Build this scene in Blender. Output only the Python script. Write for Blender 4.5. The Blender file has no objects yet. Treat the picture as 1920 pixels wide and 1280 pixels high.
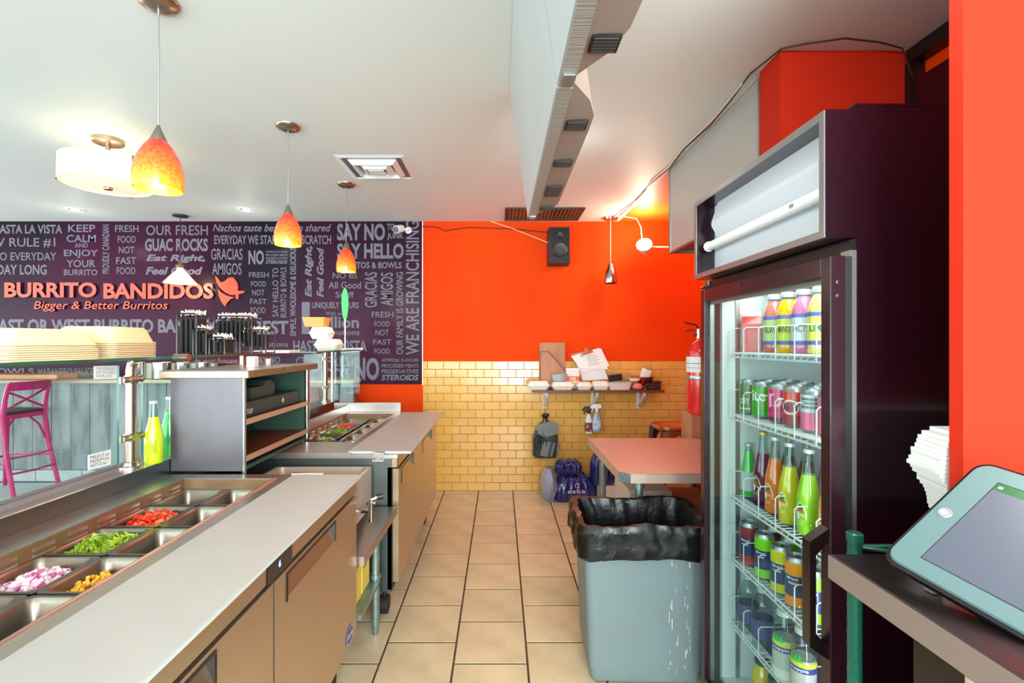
import bpy, math, random
from mathutils import Vector, Matrix
random.seed(7)
scene = bpy.context.scene
COL = scene.collection
H, F, CU, CV = 1.35, 920.0, 938.0, 643.0          # eye height, focal length in px, vanishing point
CEIL, BACK = 2.465, 4.5
PI = math.pi
def W(u, v, Y): return Vector(((u-CU)*Y/F, Y, H-(v-CV)*Y/F))
def X(u, Y): return (u-CU)*Y/F
def Z(v, Y): return H-(v-CV)*Y/F

# ---------------------------------------------------------------- camera
cam_d = bpy.data.cameras.new('camera'); cam = bpy.data.objects.new('camera', cam_d); COL.objects.link(cam)
cam_d.sensor_width = 36; cam_d.lens = F/1920*36; cam_d.shift_x = 22/1920; cam_d.shift_y = 3/1920
cam_d.clip_start = 0.02
cam.location = (0, 0, H); cam.rotation_euler = (PI/2, 0, 0); scene.camera = cam
# ---------------------------------------------------------------- world, exposure
world = bpy.data.worlds.new('daylight'); scene.world = world; world.use_nodes = True
bgn = world.node_tree.nodes['Background']; bgn.inputs[0].default_value = (0.92, 0.97, 1.0, 1); bgn.inputs[1].default_value = 1.15
vs = scene.view_settings
vs.view_transform = 'Standard'; vs.look = 'None'; vs.gamma = 1; vs.use_curve_mapping = False; vs.exposure = 0.5
# ---------------------------------------------------------------- large lights
def area(name, loc, rot, sx, sy, power, color=(1, 1, 1), spread=PI):
    l = bpy.data.lights.new(name, 'AREA'); l.shape = 'RECTANGLE'; l.size = sx; l.size_y = sy
    l.energy = power; l.color = color; l.spread = spread
    o = bpy.data.objects.new(name, l); COL.objects.link(o); o.location = loc; o.rotation_euler = rot
    return o
def point(name, loc, power, color, r=0.03):
    l = bpy.data.lights.new(name, 'POINT'); l.energy = power; l.color = color; l.shadow_soft_size = r
    o = bpy.data.objects.new(name, l); COL.objects.link(o); o.location = loc
    return o
area('storefront_daylight', (-6.6, 1.0, 1.2), (0, -PI/2-0.45, 0), 2.0, 7.0, 150, (0.85, 0.97, 1.0))
area('rear_daylight', (-1.5, -2.9, 1.3), (PI/2+0.45, 0, 0), 7.5, 2.0, 230, (0.86, 0.98, 1.0))
point('column_fill', (0.62, 0.98, 2.38), 14, (1.0, 0.97, 0.9), 0.08)  # added fill lamp out of view, brightens the red column
area('kitchen_fill', (0.75, -2.0, 1.35), (PI/2+0.3, 0, 0.1), 1.5, 1.9, 120, (0.88, 0.99, 1.0))  # added fill panel behind the camera, lifts kitchen, column and ceiling

# ---------------------------------------------------------------- materials
def lin(c):
    r = []
    for x in c:
        x = x/255.0
        r.append(x/12.92 if x <= 0.04045 else ((x+0.055)/1.055)**2.4)
    return (*r, 1.0)
def nn(nt, t, **kw):
    n = nt.nodes.new(t)
    for k, v in kw.items(): setattr(n, k, v)
    return n
def mat(name, rgb, rough=0.5, metal=0.0, bump=0, bscale=40, stretch=(1, 1, 1), rgb2=None, nscale=6, amount=0.5, detail=3,
        rnd=0.0, coat=0.0, emit=None, estr=0, spec=0.5, rvar=0.0, lo=0.4, hi=0.6, trans=0.0, alpha=1.0):
    m = bpy.data.materials.new(name); m.use_nodes = True; nt = m.node_tree
    b = nt.nodes['Principled BSDF']; L = nt.links
    b.inputs['Base Color'].default_value = lin(rgb); b.inputs['Roughness'].default_value = rough
    b.inputs['Metallic'].default_value = metal; b.inputs['Coat Weight'].default_value = coat
    b.inputs['Specular IOR Level'].default_value = spec
    b.inputs['Transmission Weight'].default_value = trans
    b.inputs['Alpha'].default_value = alpha
    if emit: b.inputs['Emission Color'].default_value = lin(emit); b.inputs['Emission Strength'].default_value = estr
    tc = nn(nt, 'ShaderNodeTexCoord'); mp = nn(nt, 'ShaderNodeMapping'); L.new(tc.outputs['Object'], mp.inputs[0])
    mp.inputs['Scale'].default_value = stretch
    col = None
    if rgb2 is not None:
        n = nn(nt, 'ShaderNodeTexNoise'); n.inputs['Scale'].default_value = nscale; n.inputs['Detail'].default_value = detail
        L.new(mp.outputs[0], n.inputs['Vector'])
        r = nn(nt, 'ShaderNodeMapRange'); r.inputs[1].default_value = lo; r.inputs[2].default_value = hi
        L.new(n.outputs[0], r.inputs[0])
        mx = nn(nt, 'ShaderNodeMix', data_type='RGBA'); mx.inputs[6].default_value = lin(rgb); mx.inputs[7].default_value = lin(rgb2)
        ml = nn(nt, 'ShaderNodeMath', operation='MULTIPLY'); ml.inputs[1].default_value = amount
        L.new(r.outputs[0], ml.inputs[0]); L.new(ml.outputs[0], mx.inputs[0]); L.new(mx.outputs[2], b.inputs['Base Color'])
        col = mx.outputs[2]
    if rnd:
        oi = nn(nt, 'ShaderNodeObjectInfo'); hs = nn(nt, 'ShaderNodeHueSaturation')
        r2 = nn(nt, 'ShaderNodeMapRange'); r2.inputs[3].default_value = 1-rnd; r2.inputs[4].default_value = 1+rnd
        L.new(oi.outputs['Random'], r2.inputs[0]); L.new(r2.outputs[0], hs.inputs['Value'])
        if col: L.new(col, hs.inputs['Color'])
        else: hs.inputs['Color'].default_value = lin(rgb)
        L.new(hs.outputs[0], b.inputs['Base Color'])
    if bump or rvar:
        n = nn(nt, 'ShaderNodeTexNoise'); n.inputs['Scale'].default_value = bscale; n.inputs['Detail'].default_value = 4
        L.new(mp.outputs[0], n.inputs['Vector'])
        if bump:
            bp = nn(nt, 'ShaderNodeBump'); bp.inputs['Strength'].default_value = bump; bp.inputs['Distance'].default_value = 0.01
            L.new(n.outputs[0], bp.inputs['Height']); L.new(bp.outputs[0], b.inputs['Normal'])
        if rvar:
            r3 = nn(nt, 'ShaderNodeMapRange'); r3.inputs[3].default_value = rough-rvar; r3.inputs[4].default_value = rough+rvar
            L.new(n.outputs[0], r3.inputs[0]); L.new(r3.outputs[0], b.inputs['Roughness'])
    return m
def glassy(name, rgb, refl=1.0, clear=0.96, rough=0.0):
    """thin clear sheet: light passes straight through, mirror-like reflection by Fresnel"""
    m = bpy.data.materials.new(name); m.use_nodes = True; nt = m.node_tree; L = nt.links
    nt.nodes.remove(nt.nodes['Principled BSDF']); out = nt.nodes['Material Output']
    t = nn(nt, 'ShaderNodeBsdfTransparent'); t.inputs[0].default_value = lin(rgb)
    g = nn(nt, 'ShaderNodeBsdfGlossy'); g.inputs['Roughness'].default_value = rough; g.inputs[0].default_value = (1, 1, 1, 1)
    ge = nn(nt, 'ShaderNodeNewGeometry'); dt = nn(nt, 'ShaderNodeVectorMath', operation='DOT_PRODUCT'); L.new(ge.outputs['Normal'], dt.inputs[0]); L.new(ge.outputs['Incoming'], dt.inputs[1])
    ab = nn(nt, 'ShaderNodeMath', operation='ABSOLUTE'); L.new(dt.outputs['Value'], ab.inputs[0])
    om = nn(nt, 'ShaderNodeMath', operation='SUBTRACT'); om.inputs[0].default_value = 1.0; L.new(ab.outputs[0], om.inputs[1])
    pw = nn(nt, 'ShaderNodeMath', operation='POWER'); pw.inputs[1].default_value = 5.0; L.new(om.outputs[0], pw.inputs[0])
    fr = nn(nt, 'ShaderNodeMath', operation='MULTIPLY_ADD'); fr.inputs[1].default_value = 0.90; fr.inputs[2].default_value = 0.035; L.new(pw.outputs[0], fr.inputs[0])
    ml = nn(nt, 'ShaderNodeMath', operation='MULTIPLY'); ml.inputs[1].default_value = refl; ml.use_clamp = True
    mx = nn(nt, 'ShaderNodeMixShader'); L.new(fr.outputs[0], ml.inputs[0]); L.new(ml.outputs[0], mx.inputs[0])
    L.new(t.outputs[0], mx.inputs[1]); L.new(g.outputs[0], mx.inputs[2]); L.new(mx.outputs[0], out.inputs[0])
    return m
M = {}
M['ceiling'] = mat('ceiling_paint', (216, 222, 217), 0.55, bump=0.03, bscale=15)
M['ceiling_orange'] = mat('orange_ceiling_paint', (216, 100, 20), 0.5)
M['orange'] = mat('orange_wall_paint', (226, 66, 2), 0.7, spec=0.12, bump=0.04, bscale=60, rgb2=(216, 54, 0), nscale=1.2, amount=0.6)
M['red'] = mat('red_orange_wall_paint', (194, 42, 18), 0.7, spec=0.15, bump=0.05, bscale=60)
M['mural'] = mat('mural_print', (19, 12, 26), 0.3, spec=0.14, rgb2=(62, 6, 44), nscale=0.55, amount=0.9, lo=0.42, hi=0.62)
M['mural_text'] = mat('mural_grey_print', (112, 109, 122), 0.4, spec=0.15)
M['salmon'] = mat('salmon_letter', (222, 84, 62), 0.4)
M['hat'] = mat('orange_emblem', (220, 70, 28), 0.4)
M['dark_edge'] = mat('letter_side', (60, 25, 35), 0.5)
M['tile'] = mat('yellow_glazed_tile', (226, 176, 92), 0.16, bump=0.03, bscale=6, rnd=0.05, coat=0.3)
M['tile_grout'] = mat('tile_grout', (140, 94, 36), 0.8)
M['ftile'] = mat('beige_floor_tile', (222, 204, 168), 0.32, rgb2=(184, 162, 128), nscale=6, amount=0.5, rnd=0.05, bump=0.05, bscale=30, rvar=0.08, lo=0.35, hi=0.65)
M['fgrout'] = mat('dark_grout', (88, 66, 42), 0.85, rgb2=(50, 38, 28), nscale=8)
M['gtile'] = mat('grey_floor_tile', (186, 194, 198), 0.35, rgb2=(160, 170, 176), nscale=6, rnd=0.04)
M['ggrout'] = mat('grey_grout', (120, 126, 130), 0.8)
M['plank'] = mat('weathered_plank', (150, 156, 158), 0.6, rgb2=(76, 80, 82), nscale=3.0, amount=0.85, detail=6, stretch=(3.5, 3.5, 0.8), bump=0.15, bscale=12, rnd=0.08, lo=0.45, hi=0.75)
M['steel'] = mat('brushed_steel', (206, 200, 196), 0.33, 1.0, bump=0.008, bscale=60, stretch=(1, 0.05, 1), rvar=0.05)
M['steelv'] = mat('brushed_steel_upright', (112, 104, 110), 0.42, 0.9, bump=0.03, bscale=60, stretch=(1, 1, 0.06), rvar=0.06)
M['steel_front'] = mat('brushed_steel_door', (200, 178, 152), 0.3, 0.9, bump=0.02, bscale=80, stretch=(1, 1, 0.05), rvar=0.05)
M['steel_dark'] = mat('dark_stained_steel', (110, 120, 118), 0.38, 1.0, bump=0.008, bscale=20, rvar=0.06)
M['steel_warm'] = mat('warm_reflecting_steel', (198, 174, 158), 0.4, 0.45, bump=0.006, bscale=9, rvar=0.05)
M['pan'] = mat('pan_steel', (140, 130, 118), 0.3, 0.9)
M['chrome'] = mat('chrome', (196, 192, 188), 0.16, 1.0)
M['liner'] = mat('well_lining_warm_reflection', (150, 118, 88), 0.4, 0.5)  # brown paints the warm orange reflection into the steel lining
M['nickel'] = mat('brushed_nickel', (168, 152, 134), 0.32, 1.0)
M['galv'] = mat('galvanised_steel', (150, 172, 168), 0.4, 0.8, bump=0.1, bscale=40, rgb2=(110, 130, 128), nscale=25)
M['board'] = mat('white_cutting_board', (180, 176, 172), 0.45, bump=0.02, bscale=120, rgb2=(176, 170, 166), nscale=9, amount=0.5)
M['board_edge'] = mat('board_edge', (196, 214, 208), 0.5)
M['black'] = mat('black_plastic', (18, 17, 18), 0.35)
M['blackgloss'] = mat('black_gloss', (10, 8, 10), 0.3, coat=0.3)
M['rubber'] = mat('rubber', (25, 24, 24), 0.7)
M['purple'] = mat('aubergine_powder_coat', (26, 7, 17), 0.22, coat=0.25, bump=0.03, bscale=150)
M['purple_l'] = mat('door_frame_coat', (40, 17, 26), 0.25, coat=0.2)
M['white'] = mat('white_enamel', (226, 230, 230), 0.4)
M['white_in'] = mat('cooler_lining', (214, 222, 222), 0.5)
M['tube'] = mat('frosted_tube', (236, 240, 240), 0.25)
M['alu'] = mat('aluminium_trim', (170, 176, 176), 0.35, 0.9)
M['glass'] = glassy('clear_glass', (240, 250, 247))
M['doorglass'] = glassy('cooler_door_glass', (236, 245, 244), refl=0.45)
M['neck'] = glassy('bottle_glass', (226, 240, 238), refl=1.6)
M['glass_edge'] = mat('green_glass_edge', (20, 96, 76), 0.15, coat=0.5)
M['foam'] = mat('white_foam', (232, 228, 218), 0.6)
M['pulp'] = mat('cream_pulp_container', (240, 214, 168), 0.65)
M['tray_orange'] = mat('kraft_card_tray', (238, 168, 96), 0.6)
M['wood'] = mat('wood_top', (190, 120, 66), 0.4, rgb2=(150, 88, 44), nscale=4, stretch=(1, 8, 8))
M['wood_pale'] = mat('pale_wood_ledge', (206, 186, 164), 0.45, rgb2=(180, 156, 130), nscale=4, stretch=(1, 8, 8))
M['wood_board'] = mat('plywood_board', (186, 132, 96), 0.55, rgb2=(150, 96, 66), nscale=3, stretch=(3, 3, 1))
M['wornwood'] = mat('worn_edge', (140, 106, 72), 0.6, rgb2=(92, 74, 50), nscale=60, amount=0.7)
M['shelf_brown'] = mat('brown_shelf', (120, 62, 34), 0.45, rgb2=(86, 42, 24), nscale=6)
M['shelf_edge'] = mat('shelf_front_strip', (200, 160, 132), 0.35, 0.3)
M['green_back'] = mat('dark_green_panel', (46, 74, 62), 0.45)
M['green_box'] = mat('dark_teal_box', (44, 62, 62), 0.5)
M['magenta'] = mat('magenta_lacquer', (196, 12, 108), 0.35, coat=0.3)
M['seat'] = mat('black_seat', (50, 44, 46), 0.45)
M['paper'] = mat('white_paper', (232, 234, 232), 0.8)
M['ink'] = mat('ink', (40, 40, 48), 0.7)
M['greyink'] = mat('grey_ink', (140, 144, 150), 0.7)
M['can_grey'] = mat('grey_bin_plastic', (110, 126, 129), 0.45, rgb2=(112, 132, 136), nscale=3, amount=0.6, bump=0.03, bscale=30)
M['bag'] = mat('black_bin_liner', (8, 9, 9), 0.33, bump=0.4, bscale=16)
M['baggrey'] = mat('charcoal_bag', (58, 64, 64), 0.35, bump=0.15, bscale=20)
M['extred'] = mat('extinguisher_red', (216, 32, 26), 0.22, coat=0.5)
M['hood'] = mat('hood_panel', (186, 194, 192), 0.36, 0.4, bump=0.05, bscale=3)
M['speaker'] = mat('speaker_black', (44, 38, 44), 0.5)
M['cable'] = mat('dark_cable', (48, 34, 30), 0.6)
M['cablew'] = mat('white_cable', (228, 210, 190), 0.5)
M['tv_reflection'] = mat('screen_painted_reflection', (172, 178, 178), 0.3, rgb2=(164, 170, 170), nscale=2)  # light grey stands in for the ceiling mirrored in the dark screen
M['tvcase'] = mat('grey_brown_plastic', (150, 132, 120), 0.5)
M['tvcase2'] = mat('ribbed_strip_plastic', (150, 142, 134), 0.5, bump=0.3, bscale=200, stretch=(0.02, 1, 0.02))
M['mesh'] = mat('dark_grille', (60, 52, 48), 0.6)
M['warmpan'] = mat('copper_steel', (220, 160, 110), 0.22, 1.0)
M['tabletw'] = mat('tablet_frame', (92, 118, 120), 0.35)
M['cardboard'] = mat('cardboard', (186, 140, 92), 0.7)
M['carton_w'] = mat('white_carton', (220, 208, 200), 0.6)
M['yellowbox'] = mat('yellow_carton', (226, 200, 84), 0.6)
M['greenpost'] = mat('green_epoxy', (14, 88, 68), 0.3, coat=0.3)
M['bluewrap'] = mat('blue_shrink_wrap', (26, 34, 110), 0.16, bump=0.5, bscale=18, coat=0.5)
M['clearwrap'] = mat('clear_shrink_wrap', (150, 160, 190), 0.15, bump=0.6, bscale=18, coat=0.5)
M['diode'] = mat('blue_digit', (40, 60, 220), 0.4, emit=(90, 130, 255), estr=6)
M['screen'] = mat('tablet_screen', (36, 38, 46), 0.25, emit=(128, 138, 156), estr=0.6)
M['screen_green'] = mat('tablet_screen_green', (0, 40, 20), 0.2, emit=(0, 150, 64), estr=0.5)
M['screen_white'] = mat('tablet_screen_white', (60, 62, 66), 0.2, emit=(215, 228, 240), estr=0.6)
M['bulb'] = mat('lit_bulb', (255, 240, 210), 0.4, emit=(255, 224, 170), estr=14)
M['led'] = mat('lit_downlight', (255, 255, 245), 0.4, emit=(255, 252, 235), estr=8)
M['drum'] = mat('lit_drum_shade', (255, 244, 210), 0.5, emit=(255, 240, 200), estr=0.3)
M['flood'] = mat('lit_flood_lamp', (255, 240, 220), 0.4, emit=(255, 226, 196), estr=9)
def shade_mat():
    m = bpy.data.materials.new('mottled_art_glass'); m.use_nodes = True; nt = m.node_tree; L = nt.links
    b = nt.nodes['Principled BSDF']; b.inputs['Roughness'].default_value = 0.25; b.inputs['Coat Weight'].default_value = 0.4
    tc = nn(nt, 'ShaderNodeTexCoord'); sep = nn(nt, 'ShaderNodeSeparateXYZ'); L.new(tc.outputs['Object'], sep.inputs[0])
    r = nn(nt, 'ShaderNodeMapRange'); r.inputs[1].default_value = 0.0; r.inputs[2].default_value = 0.17; L.new(sep.outputs[2], r.inputs[0])
    n = nn(nt, 'ShaderNodeTexNoise'); n.inputs['Scale'].default_value = 110; n.inputs['Detail'].default_value = 5; L.new(tc.outputs['Object'], n.inputs['Vector'])
    a = nn(nt, 'ShaderNodeMath', operation='MULTIPLY_ADD'); a.inputs[1].default_value = 0.9; a.inputs[2].default_value = -0.36; L.new(n.outputs[0], a.inputs[0])
    s = nn(nt, 'ShaderNodeMath', operation='ADD'); L.new(r.outputs[0], s.inputs[0]); L.new(a.outputs[0], s.inputs[1])
    cr = nn(nt, 'ShaderNodeValToRGB'); L.new(s.outputs[0], cr.inputs[0])
    e = cr.color_ramp.elements; e[0].position = 0.0; e[0].color = lin((255, 176, 40)); e[1].position = 0.95; e[1].color = lin((226, 40, 34))
    k = cr.color_ramp.elements.new(0.45); k.color = lin((250, 110, 30))
    L.new(cr.outputs[0], b.inputs['Base Color']); L.new(cr.outputs[0], b.inputs['Emission Color']); b.inputs['Emission Strength'].default_value = 0.36
    return m
M['shade'] = shade_mat()

# ---------------------------------------------------------------- geometry builder
class G:
    def __init__(s): s.v = []; s.f = []; s.m = []; s.sm = []
    def add(s, vs_, fs, m=0, smooth=False, tf=None):
        o = len(s.v)
        for p in vs_:
            p = Vector(p); s.v.append(tf @ p if tf else p)
        for f in fs: s.f.append([i+o for i in f]); s.m.append(m); s.sm.append(smooth)
        return s
    def box(s, x0, x1, y0, y1, z0, z1, m=0, tf=None):
        return s.add([(x0, y0, z0), (x1, y0, z0), (x1, y1, z0), (x0, y1, z0), (x0, y0, z1), (x1, y0, z1), (x1, y1, z1), (x0, y1, z1)],
              [(0, 3, 2, 1), (4, 5, 6, 7), (0, 1, 5, 4), (1, 2, 6, 5), (2, 3, 7, 6), (3, 0, 4, 7)], m, False, tf)
    def cbox(s, x0, x1, y0, y1, z0, z1, c=0.003, m=0, tf=None):
        """box with chamfered edges"""
        c = min(c, (x1-x0)/3, (y1-y0)/3, (z1-z0)/3)
        L = []
        for z, i in ((z0, c), (z0+c, 0), (z1-c, 0), (z1, c)):
            L.append([(x0+i+c*0, y0+i+c, z), (x0+i+c, y0+i, z), (x1-i-c, y0+i, z), (x1-i, y0+i+c, z), (x1-i, y1-i-c, z), (x1-i-c, y1-i, z), (x0+i+c, y1-i, z), (x0+i, y1-i-c, z)])
        return s.loft(L, m, True, True, False, tf)
    def loft(s, loops, m=0, cap0=False, cap1=False, smooth=True, tf=None, mats=None):
        n = len(loops[0]); vs_ = [p for l in loops for p in l]; o = len(s.v)
        for p in vs_:
            p = Vector(p); s.v.append(tf @ p if tf else p)
        for k in range(len(loops)-1):
            mm = mats[k] if mats else m
            for i in range(n):
                j = (i+1) % n; a, b = o+k*n, o+(k+1)*n
                s.f.append([a+i, a+j, b+j, b+i]); s.m.append(mm); s.sm.append(smooth)
        if cap0: s.f.append([o+i for i in range(n)][::-1]); s.m.append(mats[0] if mats else m); s.sm.append(False)
        if cap1: s.f.append([o+(len(loops)-1)*n+i for i in range(n)]); s.m.append(mats[-1] if mats else m); s.sm.append(False)
        return s
    def lathe(s, prof, c=(0, 0, 0), n=20, m=0, cap0=False, cap1=False, tf=None, mats=None):
        return s.loft([[(c[0]+r*math.cos(2*PI*i/n), c[1]+r*math.sin(2*PI*i/n), c[2]+z) for i in range(n)] for r, z in prof], m, cap0, cap1, True, tf, mats)
    def tube(s, path, r, n=8, m=0, closed=False, caps=True):
        P = [Vector(p) for p in path]; loops = []; up = None; k = len(P)
        for i, p in enumerate(P):
            if closed: t = (P[(i+1) % k]-P[i-1]).normalized()
            else: t = (P[min(i+1, k-1)]-P[max(i-1, 0)]).normalized()
            if up is None: up = Vector((0, 0, 1)) if abs(t.z) < 0.9 else Vector((1, 0, 0))
            a = t.cross(up)
            if a.length < 1e-5: a = t.cross(Vector((0, 1, 0)))
            a.normalize(); b = a.cross(t).normalized(); up = b
            rr = r[i] if isinstance(r, (list, tuple)) else r
            loops.append([p+a*rr*math.cos(2*PI*q/n)+b*rr*math.sin(2*PI*q/n) for q in range(n)])
        if closed: loops.append(loops[0])
        return s.loft(loops, m, caps and not closed, caps and not closed, True)
    def prism(s, poly, z0, z1, m=0, tf=None):
        n = len(poly)
        vs_ = [(x, y, z0) for x, y in poly]+[(x, y, z1) for x, y in poly]
        fs = [list(range(n))[::-1], list(range(n, 2*n))]+[[i, (i+1) % n, n+(i+1) % n, n+i] for i in range(n)]
        return s.add(vs_, fs, m, False, tf)
    def build(s, name, mats, parent=None, kind=None, sharp=35):
        me = bpy.data.meshes.new(name); me.from_pydata([tuple(p) for p in s.v], [], s.f)
        if not isinstance(mats, (list, tuple)): mats = [mats]
        for k in mats: me.materials.append(M[k] if isinstance(k, str) else k)
        me.polygons.foreach_set('material_index', s.m); me.polygons.foreach_set('use_smooth', s.sm)
        me.update()
        if any(s.sm): me.set_sharp_from_angle(angle=math.radians(sharp))
        o = bpy.data.objects.new(name, me); COL.objects.link(o)
        if parent is not None: o.parent = parent
        if kind: o['kind'] = kind
        return o
def recentre(o, loc=None):
    """move the origin of a mesh (no children yet) to its base centre"""
    me = o.data; xs = [v.co for v in me.vertices]
    if loc is None: loc = Vector(((min(p.x for p in xs)+max(p.x for p in xs))/2, (min(p.y for p in xs)+max(p.y for p in xs))/2, min(p.z for p in xs)))
    me.transform(Matrix.Translation(-Vector(loc))); o.location = loc
    return o
def tag(o, label=None, cat=None, group=None, kind=None):
    if label: o['label'] = label
    if cat: o['category'] = cat
    if group: o['group'] = group
    if kind: o['kind'] = kind
    return o
def empty(name, loc, label, cat, group=None, rz=0):
    o = bpy.data.objects.new(name, None); COL.objects.link(o); o.location = loc; o.rotation_euler = (0, 0, rz); o.empty_display_size = 0.05
    return tag(o, label, cat, group)
def copy_tree(o, parent=None):
    c = o.copy(); COL.objects.link(c); c.parent = parent
    for ch in list(o.children): copy_tree(ch, c)
    return c
def struct(g, name, mats, parent=None): return g.build(name, mats, parent, kind='structure')
def bevel(o, w=0.003, seg=2):
    b = o.modifiers.new('bevel', 'BEVEL'); b.width = w; b.segments = seg; b.limit_method = 'ANGLE'; b.angle_limit = math.radians(40); return o
def rrect(cx, cy, w, d, r, z, n=4):
    L = []
    for sx, sy, a0 in ((1, 1, 0), (-1, 1, 90), (-1, -1, 180), (1, -1, 270)):
        for k in range(n+1):
            a = math.radians(a0+90*k/n); L.append((cx+sx*(w/2-r)+r*math.cos(a), cy+sy*(d/2-r)+r*math.sin(a), z))
    return L
# text ----------------------------------------------------------------
_tc = {}
def glyphs(txt, bold=0.0, shear=0.0, extrude=0.0):
    key = (txt, bold, shear, extrude)
    if key in _tc: return _tc[key]
    cu = bpy.data.curves.new('t', 'FONT'); cu.body = txt; cu.size = 1; cu.offset = bold; cu.shear = shear; cu.extrude = extrude; cu.resolution_u = 3
    o = bpy.data.objects.new('t', cu); COL.objects.link(o)
    dg = bpy.context.evaluated_depsgraph_get(); me = bpy.data.meshes.new_from_object(o.evaluated_get(dg))
    vs_ = [v.co.copy() for v in me.vertices]; fs = [list(p.vertices) for p in me.polygons]
    bpy.data.objects.remove(o); bpy.data.curves.remove(cu); bpy.data.meshes.remove(me)
    if not vs_: return [], []
    x0 = min(p.x for p in vs_); x1 = max(p.x for p in vs_); y0 = min(p.y for p in vs_); y1 = max(p.y for p in vs_)
    vs_ = [Vector(((p.x-x0)/(x1-x0), (p.y-y0)/(y1-y0), p.z)) for p in vs_]
    _tc[key] = (vs_, fs); return _tc[key]
def text_plane(g, txt, origin, ex, ey, m=0, bold=0.01, shear=0.0, lift=None, depth=0.0):
    """text filling the parallelogram origin, +ex, +ey ; depth: extrusion along normal"""
    vs_, fs = glyphs(txt, bold, shear, 1.0 if depth else 0.0)
    o, ex, ey = Vector(origin), Vector(ex), Vector(ey); nrm = ex.cross(ey).normalized()
    g.add([o+ex*p.x+ey*p.y+nrm*(p.z+1)*0.5*depth for p in vs_], fs, m)
def text_cyl(g, txt, cx, cy, r, z0, h, width, facing, m=0, bold=0.01, shear=0.0, vertical=False):
    vs_, fs = glyphs(txt, bold, shear, 0.0)
    out = []
    for p in vs_:
        if vertical: a = facing+(0.5-p.y)*-width/r; z = z0+p.x*h
        else: a = facing+(p.x-0.5)*width/r; z = z0+p.y*h
        out.append((cx+r*math.cos(a), cy+r*math.sin(a), z))
    g.add(out, fs, m)

# ================================================================ SETTING
g = G(); g.box(-1.5, 2.0, -3, BACK+0.1, -0.05, -0.0015)
floor = struct(g, 'floor', 'fgrout')
TS, GR = 0.3125, 0.0075
tile_meshes = {}
def floor_tile(x0, x1, y0, y1):
    key = (round(x1-x0, 4), round(y1-y0, 4))
    o = None
    if key not in tile_meshes:
        t = G(); w, d = key; c = 0.002
        t.loft([[(0, 0, -0.006), (w, 0, -0.006), (w, d, -0.006), (0, d, -0.006)], [(0, 0, -c), (w, 0, -c), (w, d, -c), (0, d, -c)], [(c, c, 0), (w-c, c, 0), (w-c, d-c, 0), (c, d-c, 0)]], 0, False, True, False)
        o = t.build('tile', 'ftile', floor); tile_meshes[key] = o.data
    else:
        o = bpy.data.objects.new('tile', tile_meshes[key]); COL.objects.link(o); o.parent = floor
    o.location = (x0, y0, 0)
for k in range(-2, 5):
    xa = -0.51+TS*k; ph = 4.09 if k % 2 == 0 else 4.255
    y = ph+2*TS
    while y > 0.9:
        a, b = y-TS+GR/2, min(y-GR/2, BACK-0.006)
        if b-a > 0.02: floor_tile(xa+GR/2, xa+TS-GR/2, a, b)
        y -= TS
# raised customer floor (left of the counters)
g = G(); g.box(-7, -1.5, -3, BACK+0.1, -0.05, 0.104)
pf = struct(g, 'floor', 'ggrout')
tm = None
for i in range(8):
    for j in range(3):
        if tm is None:
            t = G(); w = 0.444
            t.loft([[(0, 0, -0.006), (w, 0, -0.006), (w, w, -0.006), (0, w, -0.006)], [(0, 0, -0.002), (w, 0, -0.002), (w, w, -0.002), (0, w, -0.002)], [(.002, .002, 0), (w-.002, .002, 0), (w-.002, w-.002, 0), (.002, w-.002, 0)]], 0, False, True, False)
            o = t.build('tile', 'gtile', pf); tm = o.data
        else:
            o = bpy.data.objects.new('tile', tm); COL.objects.link(o); o.parent = pf
        o.location = (-5.2+i*0.45, 3.02+j*0.45, 0.11)
# walls
g = G(); g.box(-7, 2.0, BACK, BACK+0.12, -0.05, CEIL+0.05)
wb = struct(g, 'wall_back', 'orange')
g = G(); g.box(-0.709, 1.85, BACK-0.003, BACK+0.001, 0, 1.184)
gr = g.build('grout_bed', 'tile_grout', wb)
TW, TH = 0.1472, 0.074
tmesh = {}
for r in range(16):
    z = 1.184-TH*(r+1)
    x = -0.709 - (TW/2 if r % 2 == 0 else 0) - 0.03
    while x < 1.85:
        a, b = max(x, -0.709), min(x+TW, 1.85)
        if b-a > 0.02:
            w = round(b-a-0.0028, 4)
            if w not in tmesh:
                t = G(); h = TH-0.0028; c = 0.0025
                t.loft([[(0, 0, 0), (w, 0, 0), (w, 0, h), (0, 0, h)], [(0, -.007, 0), (w, -.007, 0), (w, -.007, h), (0, -.007, h)], [(c, -.009, c), (w-c, -.009, c), (w-c, -.009, h-c), (c, -.009, h-c)]], 0, False, True, False)
                o = t.build('tile', 'tile', wb); tmesh[w] = o.data
            else:
                o = bpy.data.objects.new('tile', tmesh[w]); COL.objects.link(o); o.parent = wb
            o.location = (a+0.0014, BACK-0.002, z+0.0014)
        x += TW
g = G(); g.box(1.85, 1.97, 3.08, BACK+0.1, -0.05, CEIL+0.05); struct(g, 'wall_right', 'orange')
g = G(); g.box(1.27, 1.97, 1.99, 3.08, -0.05, CEIL+0.05); struct(g, 'wall_right', 'orange')
g = G(); g.box(1.068, 1.6, 1.87, 2.02, 0, CEIL); struct(g, 'wall_column', 'red')
g = G(); g.box(1.60, 1.72, 0.8, 1.87, -0.05, CEIL+0.05); struct(g, 'wall_right', 'orange')
g = G(); g.box(0.817, 1.6, 0.866, 0.893, -0.05, CEIL+0.05); struct(g, 'wall_front_right', 'red')
g = G(); g.box(-7, 1.09, -3, BACK+0.1, CEIL, CEIL+0.1); g.box(1.09, 2.0, -3, 2.05, CEIL, CEIL+0.1)
struct(g, 'ceiling', 'ceiling')
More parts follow.
